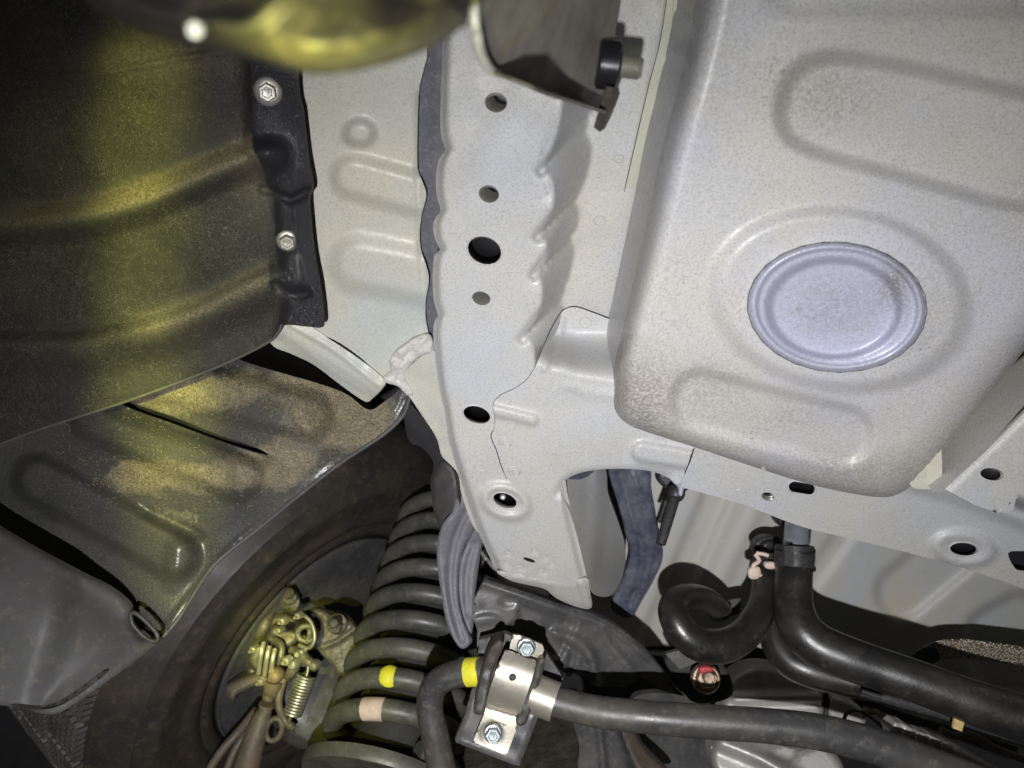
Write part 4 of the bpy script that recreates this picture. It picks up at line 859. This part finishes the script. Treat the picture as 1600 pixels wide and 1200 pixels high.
# ---- clamp holding the bar
cl = root('bar_clamp', 'worn steel strap clamp with two hexagonal bolts gripping the bent dark bar', 'clamp', P(795, 1085, .56))
kz2 = tps([(820, 1000, .575), (770, 1165, .56), (740, 1100, .575), (850, 1100, .575)])
sheet('base_plate', [(737, 1078), (748, 1060), (790, 1060), (838, 1075), (846, 1105), (828, 1155), (812, 1197), (800, 1194), (712, 1160), (711, 1154), (726, 1118)], lambda x, y: kz2(x, y) + .014, M['subframe'], cl, step=5, thick=.008, rim=(3, .002), relief=r_noise(20, .0005, 3), smooth=False)
sheet('rear_plate', [(748, 1000), (790, 990), (850, 1015), (880, 1060), (845, 1110), (745, 1060)], lambda x, y: kz2(x, y) + .03, M['subframe'], cl, step=6, thick=.008, smooth=False)
bush = lambda nm, o, dd: sheet(nm, o, lambda x, y: kz2(x, y) + dd, M['rubber'], cl, step=3.4, thick=.02, rim=(2.2, .0015), relief=r_noise(7, .0006, 5))
bush('rubber_bushing', [(779, 1000), (786, 1006), (784, 1018), (776, 1035), (768, 1060), (762, 1085), (758, 1110), (752, 1117), (740, 1113), (742, 1090), (748, 1060), (758, 1030), (768, 1010)], -.006)
bush('rubber_bushing', [(838, 1036), (848, 1028), (852, 1034), (846, 1058), (838, 1082), (830, 1108), (822, 1130), (812, 1134), (806, 1126), (816, 1100), (828, 1066)], -.006)
top = sheet('clamp_tab', [(802, 992), (812, 993), (848, 1008), (850, 1016), (842, 1034), (832, 1033), (795, 1018), (798, 1004)], lambda x, y: kz2(x, y) + .004, M['clamp'], cl, step=4, thick=.003, smooth=False)
def strap_rel(x, y):
    v = (y - 1018 - (x - 812) * .30) / 102; return .017 * np.sin(np.clip(v, 0, 1) * math.pi) ** .55
strap = sheet('clamp_strap', [(789, 1017), (800, 1020), (838, 1034), (834, 1052), (826, 1078), (816, 1108), (805, 1138), (756, 1118), (758, 1104), (766, 1074), (776, 1046)], kz2, M['clamp'], cl, step=3.4, thick=.003, relief=strap_rel, holes=[ell(801, 1058, 6, 6, 0, 20)], smooth=False)
sheet('strap_hole_back', ell(801, 1058, 9, 9), lambda x, y: kz2(x, y) - .013, M['black'], cl, step=5, thick=0)
sheet('clamp_tab', [(756, 1117), (805, 1137), (806, 1142), (793, 1176), (788, 1179), (743, 1161), (740, 1156)], lambda x, y: kz2(x, y) + .001, M['clamp'], cl, step=4, thick=.003, smooth=False, relief=r_ell(768, 1147, 17, 17, 0, .001, .1))
nb = normal_at(kz2, 800, 1080)
M['boltblue'] = simple('bluish_zinc_bolt', (.42, .47, .48), .3, .7, c2=(.3, .34, .35), ns=80)
hexbolt('bolt', 822, 1011, D(kz2, 822, 1011) + .001, (nb[0] + .05, nb[1], nb[2] - .25), 12.5, M['boltblue'], cl, washer=1.2, head=.9, mark=True)
hexbolt('bolt', 770, 1146, D(kz2, 770, 1146) - .002, (nb[0] + .05, nb[1] - .1, nb[2] - .2), 12.5, M['boltblue'], cl, washer=1.2, head=.9, mark=True)

# ================================================================ HOSES
h1 = root('filler_hose', 'thick black rubber hose from the steel pipe bending right across the bottom', 'hose', P(1245, 960, .66))
tube('hose', [(1242, 858, .69), (1241, 885, .685), (1239, 920, .675), (1241, 955, .665), (1253, 985, .655), (1278, 1008, .648), (1318, 1026, .64), (1370, 1044, .632), (1430, 1064, .622), (1500, 1090, .612), (1570, 1114, .603), (1660, 1142, .592)], [27, 28, 29, 31, 33, 34, 34, 33, 33, 34, 36, 38], M['hose'], h1, seg=40, n=10)
tube('hose_clamp', [(1242, 852, .688), (1242, 864, .687), (1241, 876, .685), (1241, 888, .683)], [28.5, 30, 30.3, 29], M['black_plastic'], h1, seg=36)
for yy, r in ((856, 30.6), (883, 31)): tube('clamp_edge', [(1242, yy, .687), (1241.8, yy + 4, .687)], r, M['black'], h1, seg=36)
sheet('clamp_tongue', [(1226, 853), (1240, 853), (1240, 884), (1226, 883)], lambda x, y: .6665 + 0 * x, M['black_plastic'], h1, step=4, thick=.003, smooth=False)
pp = root('filler_pipe', 'short mottled galvanised pipe leading up behind the cross member through a black grommet', 'pipe', P(1245, 830, .72))
tube('pipe', [(1248, 780, .745), (1246, 810, .72), (1243, 862, .69)], [18, 18, 19], M['galv'], pp, seg=32, smooth=False)
def disc(nm, x, y, d, rx, ry, rot, mat, parent, th=.008):
    return sheet(nm, ell(x, y, rx, ry, rot, 40), lambda X, Y: d + 0 * X, mat, parent, step=4, thick=th, rim=(min(rx, ry) * .35, .008), smooth=False)
disc('grommet', 1244, 808, .775, 36, 22, 8, M['black_plastic'], pp)
h2 = root('breather_hose', 'black rubber hose curling back on itself in a loop at lower centre', 'hose', P(1110, 1000, .64))
tube('hose', [(1196, 880, .72), (1196, 905, .705), (1193, 935, .69), (1183, 965, .675), (1162, 992, .665), (1132, 1008, .655), (1098, 1008, .65), (1070, 990, .65), (1054, 965, .655), (1052, 946, .665), (1066, 934, .68), (1092, 933, .70), (1116, 945, .715), (1127, 957, .72)], [19, 20, 21, 23, 25, 27, 27, 26, 24, 22, 20, 19, 18.5, 18], M['hose'], h2, seg=36, n=10)
disc('hose_grommet', 1200, 853, .74, 25, 17, -5, M['black_plastic'], h2)
disc('hose_grommet', 1202, 853, .73, 14, 10, -5, M['black'], h2)
q = ell(1196, 886, 24, 12, 0, 24)
tube('clamp_band', [(1198, 872, .72), (1197, 896, .712)], 21.5, M['black_plastic'], h2, seg=28)
tube('spring_clamp', [(1180, 866, .70), (1186, 876, .697), (1177, 884, .696), (1180, 896, .697), (1194, 901, .697)], 3.4, M['pink'], h2, seg=8)
sheet('clamp_ear', [(1170, 889), (1186, 886), (1188, 902), (1172, 904)], lambda x, y: .694 + 0 * x, M['pink'], h2, step=3, thick=.004, rim=(3, .002))
sheet('clamp_ear', [(1196, 879), (1212, 879), (1212, 888), (1197, 888)], lambda x, y: .69 + 0 * x, M['pink'], h2, step=3, thick=.004, rim=(3, .002))
tube('clamp_ear', [(1182, 864, .70), (1194, 866, .697), (1200, 868, .697)], 3, M['pink'], h2, seg=8)
sheet('hose_bracket', [(1138, 940), (1158, 936), (1156, 958), (1140, 964)], lambda x, y: .74 + 0 * x, M['subframe'], h2, step=5, thick=.004, smooth=False)
h3 = root('vent_hose', 'second black braided-looking hose running below and behind the thick hose', 'hose', P(1300, 1060, .68))
tube('hose', [(1205, 960, .70), (1212, 1000, .69), (1232, 1030, .68), (1262, 1046, .672), (1310, 1060, .665), (1380, 1074, .655), (1460, 1092, .645), (1560, 1120, .635), (1660, 1150, .63)], [22, 24, 26, 26, 25, 24, 24, 26, 28], M['hose'], h3, seg=32, n=8)
tube('retaining_strip', [(1345, 1082, .64), (1400, 1096, .635), (1470, 1115, .63), (1560, 1144, .625), (1660, 1174, .62)], [5, 8, 8, 8, 8], M['black_plastic'], h3, seg=12, flat=.6)
tube('strip_clip', [(1346, 1080, .635), (1378, 1090, .632)], 4, M['black_plastic'], h3, seg=8)
sheet('marker_tape', [(1493, 1113), (1510, 1118), (1503, 1143), (1489, 1138)], lambda x, y: .605 + 0 * x, M['tape'], h3, step=4, thick=.002, smooth=False)

# ---- drain tube
dt = root('drain_tube', 'small straight black rubber tube hanging below the cross member seam', 'drain tube', P(1045, 790, .66))
tube('tube_body', [(1057, 768, .68), (1050, 790, .675), (1036, 838, .662), (1032, 850, .66)], [9, 9, 8.2, 8], M['black_plastic'], dt, seg=20, smooth=False)
tube('collar', [(1058, 764, .678), (1056, 772, .675), (1054, 779, .673)], [13, 14, 11], M['black_plastic'], dt, seg=20)
tube('bore', [(1032, 849, .659), (1031.4, 851.5, .6585)], 4, M['black'], dt, seg=12)
tube('tube_rib', [(1041, 782, .674), (1030, 815, .668)], 3, M['black_plastic'], dt, seg=8)
disc('grommet', 1052, 750, .70, 28, 17, 25, M['black_plastic'], dt)
sheet('torn_lip', [(1046, 741), (1060, 744), (1064, 752), (1086, 755), (1088, 760), (1070, 763), (1066, 774), (1061, 774), (1060, 762), (1050, 752)], lambda x, y: .60 + 0 * x, M['lilac'], dt, step=3, thick=.004, rim=(3, .002))

# ---- braided strap
bs = root('ground_strap', 'flat braided metal strap at the right edge above the black hose', 'braided strap', P(1530, 1020, .8))
q = catmull([(1440, 1030), (1470, 1016), (1510, 1014), (1560, 1020), (1660, 1034)], False, 8); V = []; F = []
for i, (x, y) in enumerate(q):
    t_ = q[min(i + 1, len(q) - 1)] - q[max(i - 1, 0)]; n2 = np.array([-t_[1], t_[0]]) / np.linalg.norm(t_); dd = .755 - .01 * i / len(q)
    for k, s in enumerate((-1, -.6, 0, .6, 1)): V.append(PT(np.array(x + n2[0] * s * 15), np.array(y + n2[1] * s * 15), np.array(dd - .002 * (1 - s * s))))
for i in range(len(q) - 1):
    for k in range(4): a = i * 5 + k; F.append((a, a + 1, a + 6, a + 5))
st = link('strap', mesh('strap', V, F), M['braid'], bs); sm_ = st.modifiers.new('thickness', 'SOLIDIFY'); sm_.thickness = .003
tube('sheath', [(1415, 1048, .75), (1440, 1030, .753), (1462, 1018, .755)], [13, 14, 14], M['dark_in'], bs, seg=18, flat=.5)

# ---- flange nut with red paint
fn = root('flange_nut', 'brownish flange nut dabbed with red paint below the hose loop', 'nut', P(1102, 1058, .74))
nx_ = (-.05, -.75, -.62)
o = lathe('flange', [(.0128, 0), (.0128, .002), (.011, .005)], P(1102, 1060, .665), nx_, M['gold'], fn, seg=36)
lathe('nut_body', [(.0093, 0), (.0093, .008), (.008, .010), (.005, .010)], P(1102, 1058, .661), nx_, M['gold'], fn, seg=6)
lathe('stud', [(.005, 0), (.005, .017), (.004, .018)], P(1102, 1056, .661), nx_, M['gold'], fn, seg=20)
sheet('paint_dab', [(1093, 1044), (1104, 1041), (1114, 1044), (1112, 1052), (1096, 1053)], lambda x, y: .647 + 0 * x, M['red'], fn, step=2.5, thick=.004, rim=(3, .002))
mb = root('nut_mount', 'dark angled mount plate behind the red-dabbed nut', 'mount', P(1080, 1050, .78))
sheet('mount_plate', [(1040, 1028), (1085, 1022), (1125, 1035), (1142, 1060), (1140, 1090), (1085, 1098), (1055, 1060)], lambda x, y: .69 + 0 * x, M['dark_in'], mb, step=6, thick=.01, rim=(6, .004))
sheet('mount_web', [(1040, 1022), (1062, 1016), (1100, 1030), (1062, 1046)], lambda x, y: .68 + 0 * x, M['subframe'], mb, step=6, thick=.006, smooth=False)

# ================================================================ GEAR CASING and clutter, lower right
gc = root('gear_casing', 'pale cast aluminium casing between the dark bar and the black hoses', 'casing', P(1210, 1110, .85))
gz = tps([(1130, 1040, .76), (1330, 1060, .74), (1200, 1210, .70)])
sheet('casing_shell', [(1128, 1100), (1140, 1060), (1180, 1040), (1250, 1050), (1286, 1070), (1286, 1118), (1270, 1150), (1180, 1150), (1130, 1140)], gz, M['alu'], gc, step=6, thick=.02, rim=(8, .01), relief=r_line([(1150, 1092), (1280, 1090)], 14, .008))
sheet('casing_lower', [(1120, 1140), (1180, 1150), (1235, 1170), (1262, 1168), (1290, 1160), (1310, 1215), (1130, 1215)], gz, M['alu'], gc, step=6, thick=.02, rim=(8, .01), relief=add(r_line([(1130, 1160), (1190, 1185), (1240, 1215)], 20, .012), r_ell(1225, 1178, 20, 9, 10, -.012, .4)))
sheet('casing_lug', [(1294, 1090), (1318, 1092), (1345, 1106), (1352, 1130), (1320, 1140), (1296, 1130)], gz, M['alu'], gc, step=5, thick=.02, rim=(5, .006))
tube('casing_seam', [(1290, 1060, .74), (1291, 1090, .735), (1291, 1150, .72)], 4, M['black'], gc, seg=8)
cn = root('cable_connector', 'silver finned connector half hidden behind the bar at lower right', 'connector', P(1450, 1160, .7))
zc = lambda x, y: .575 + 0 * x
sheet('connector_shell', [(1388, 1136), (1398, 1128), (1412, 1131), (1432, 1142), (1452, 1148), (1478, 1160), (1520, 1180), (1580, 1215), (1440, 1215), (1392, 1150)], zc, M['alu'], cn, step=4, thick=.012, rim=(3, .003), smooth=False, relief=add(*[r_line([(1410 + 20 * k, 1130 + 9 * k), (1400 + 20 * k, 1165 + 9 * k)], 4, -.004) for k in range(5)]))
tube('wire', [(1318, 1135, .60), (1322, 1116, .60), (1340, 1110, .60), (1362, 1122, .60), (1395, 1150, .59)], 3, M['black_plastic'], cn, seg=8)
tube('wire', [(1345, 1118, .62), (1365, 1112, .62), (1385, 1124, .61), (1420, 1142, .60)], 5, M['rod'], cn, seg=8)
tube('wire', [(1470, 1140, .70), (1490, 1150, .70), (1520, 1150, .70), (1560, 1172, .70), (1640, 1200, .7)], 6, M['rod'], cn, seg=10)
sheet('dark_block', [(1330, 1085), (1400, 1110), (1500, 1140), (1640, 1190), (1640, 1240), (1380, 1215), (1340, 1130)], lambda x, y: .80 + 0 * x, M['black'], cn, step=12, thick=.02)

# ================================================================ NEAR CROSSING ARM and dark pipe at the top edge
tp = root('exhaust_shield', 'blurry dark rounded metal shield with one white bolt crossing the top left edge', 'shield', P(420, 20, .15))
uz = tps([(130, 0, .125), (450, 60, .10), (730, 0, .11), (450, -80, .105)])
uout = [(20, -260), (120, -30), (165, 10), (225, 34), (290, 52), (350, 68), (410, 83), (455, 95), (495, 101), (545, 97), (600, 85), (650, 69), (690, 50), (718, 28), (733, 0), (742, -260)]
uout = [(x, y + 9) for x, y in uout]
sheet('shield_body', uout, uz, M['muffler'], tp, step=7, thick=.0015, rim=(46, .02), relief=add(r_noise(60, .0015, 95), r_line([(170, -10), (260, 30), (330, 40), (400, 30), (480, -60)], 30, .003)))
lathe('bolt_head', [(.0011, 0), (.0011, .0006), (.0006, .0008), (.0001, .0008)], P(305, 47, .105), -Vector(rays(305, 49)), M['white'], tp, seg=6)
ca = root('channel_arm', 'grey channel arm with a folded lip crossing the top, holding a threaded stud', 'channel arm', P(860, 60, .3))
qz = tps([(745, 0, .20), (970, 0, .315), (950, 170, .345), (765, 106, .235)])
sheet('arm_web', [(742, -260), (744, 0), (748, 60), (756, 92), (770, 108), (800, 122), (850, 142), (900, 158), (945, 170), (962, 165), (969, 145), (960, 125), (952, 110), (960, 60), (968, 10), (980, -260)], qz, M['arm'], ca, step=6, thick=.003, relief=r_noise(50, .0008, 96), smooth=False)
tube('arm_edge', [(738, -260, .20), (741, 0, .20), (745, 50, .205), (752, 84, .215), (764, 106, .225), (782, 118, .235)], [9, 9, 9, 9, 8, 5], M['paint'], ca, seg=14)
le = catmull([(764, 107), (800, 122), (850, 142), (900, 158), (947, 173)], False, 6); V = []
hgt = np.interp(le[:, 0], [764, 800, 835, 880, 947], [.0, .060, .085, .062, .050])
for (x, y), h in zip(le, hgt):
    d0 = D(qz, x, y)
    for yy, dd in ((0, d0 + .003), (0, d0 - h), (5, d0 - h), (6, d0 + .003)): V.append(P(x, y + yy, dd))
F = [(i * 4 + k, i * 4 + (k + 1) % 4, i * 4 + 4 + (k + 1) % 4, i * 4 + 4 + k) for i in range(len(le) - 1) for k in range(4)]
link('arm_lip', mesh('arm_lip', V, F), M['arm'], ca, smooth=False)
sheet('lip_corner', [(947, 134), (968, 138), (966, 152), (955, 174), (946, 180), (936, 172)], lambda x, y: .30 + 0 * x, M['muffler'], ca, step=4, thick=.02, smooth=False)
sd_ = root('threaded_stud', 'bright threaded stud through a glossy black nut at the end of the channel arm', 'stud and nut', P(965, 102, .34))
axs = Vector((1, .10, -.06)).normalized()
lathe('nut', [(.0085, 0), (.0097, .001), (.0097, .0082), (.0086, .0092), (.006, .0092)], P(933, 99, .313), axs, M['chrome_black'], sd_, seg=24)
prof = []
for i in range(20): prof.append((.0048 - .0007 * (i % 2), i * .00052))
prof += [(.0038, .0108), (.0001, .0108)]
lathe('thread', prof, P(962, 102, .314), axs, M['steel'], sd_, seg=28)
tube('wedge_bracket', [(940, 85, .325), (948, 66, .33), (962, 62, .34)], [10, 8, 6], M['chrome_black'], sd_, seg=10)
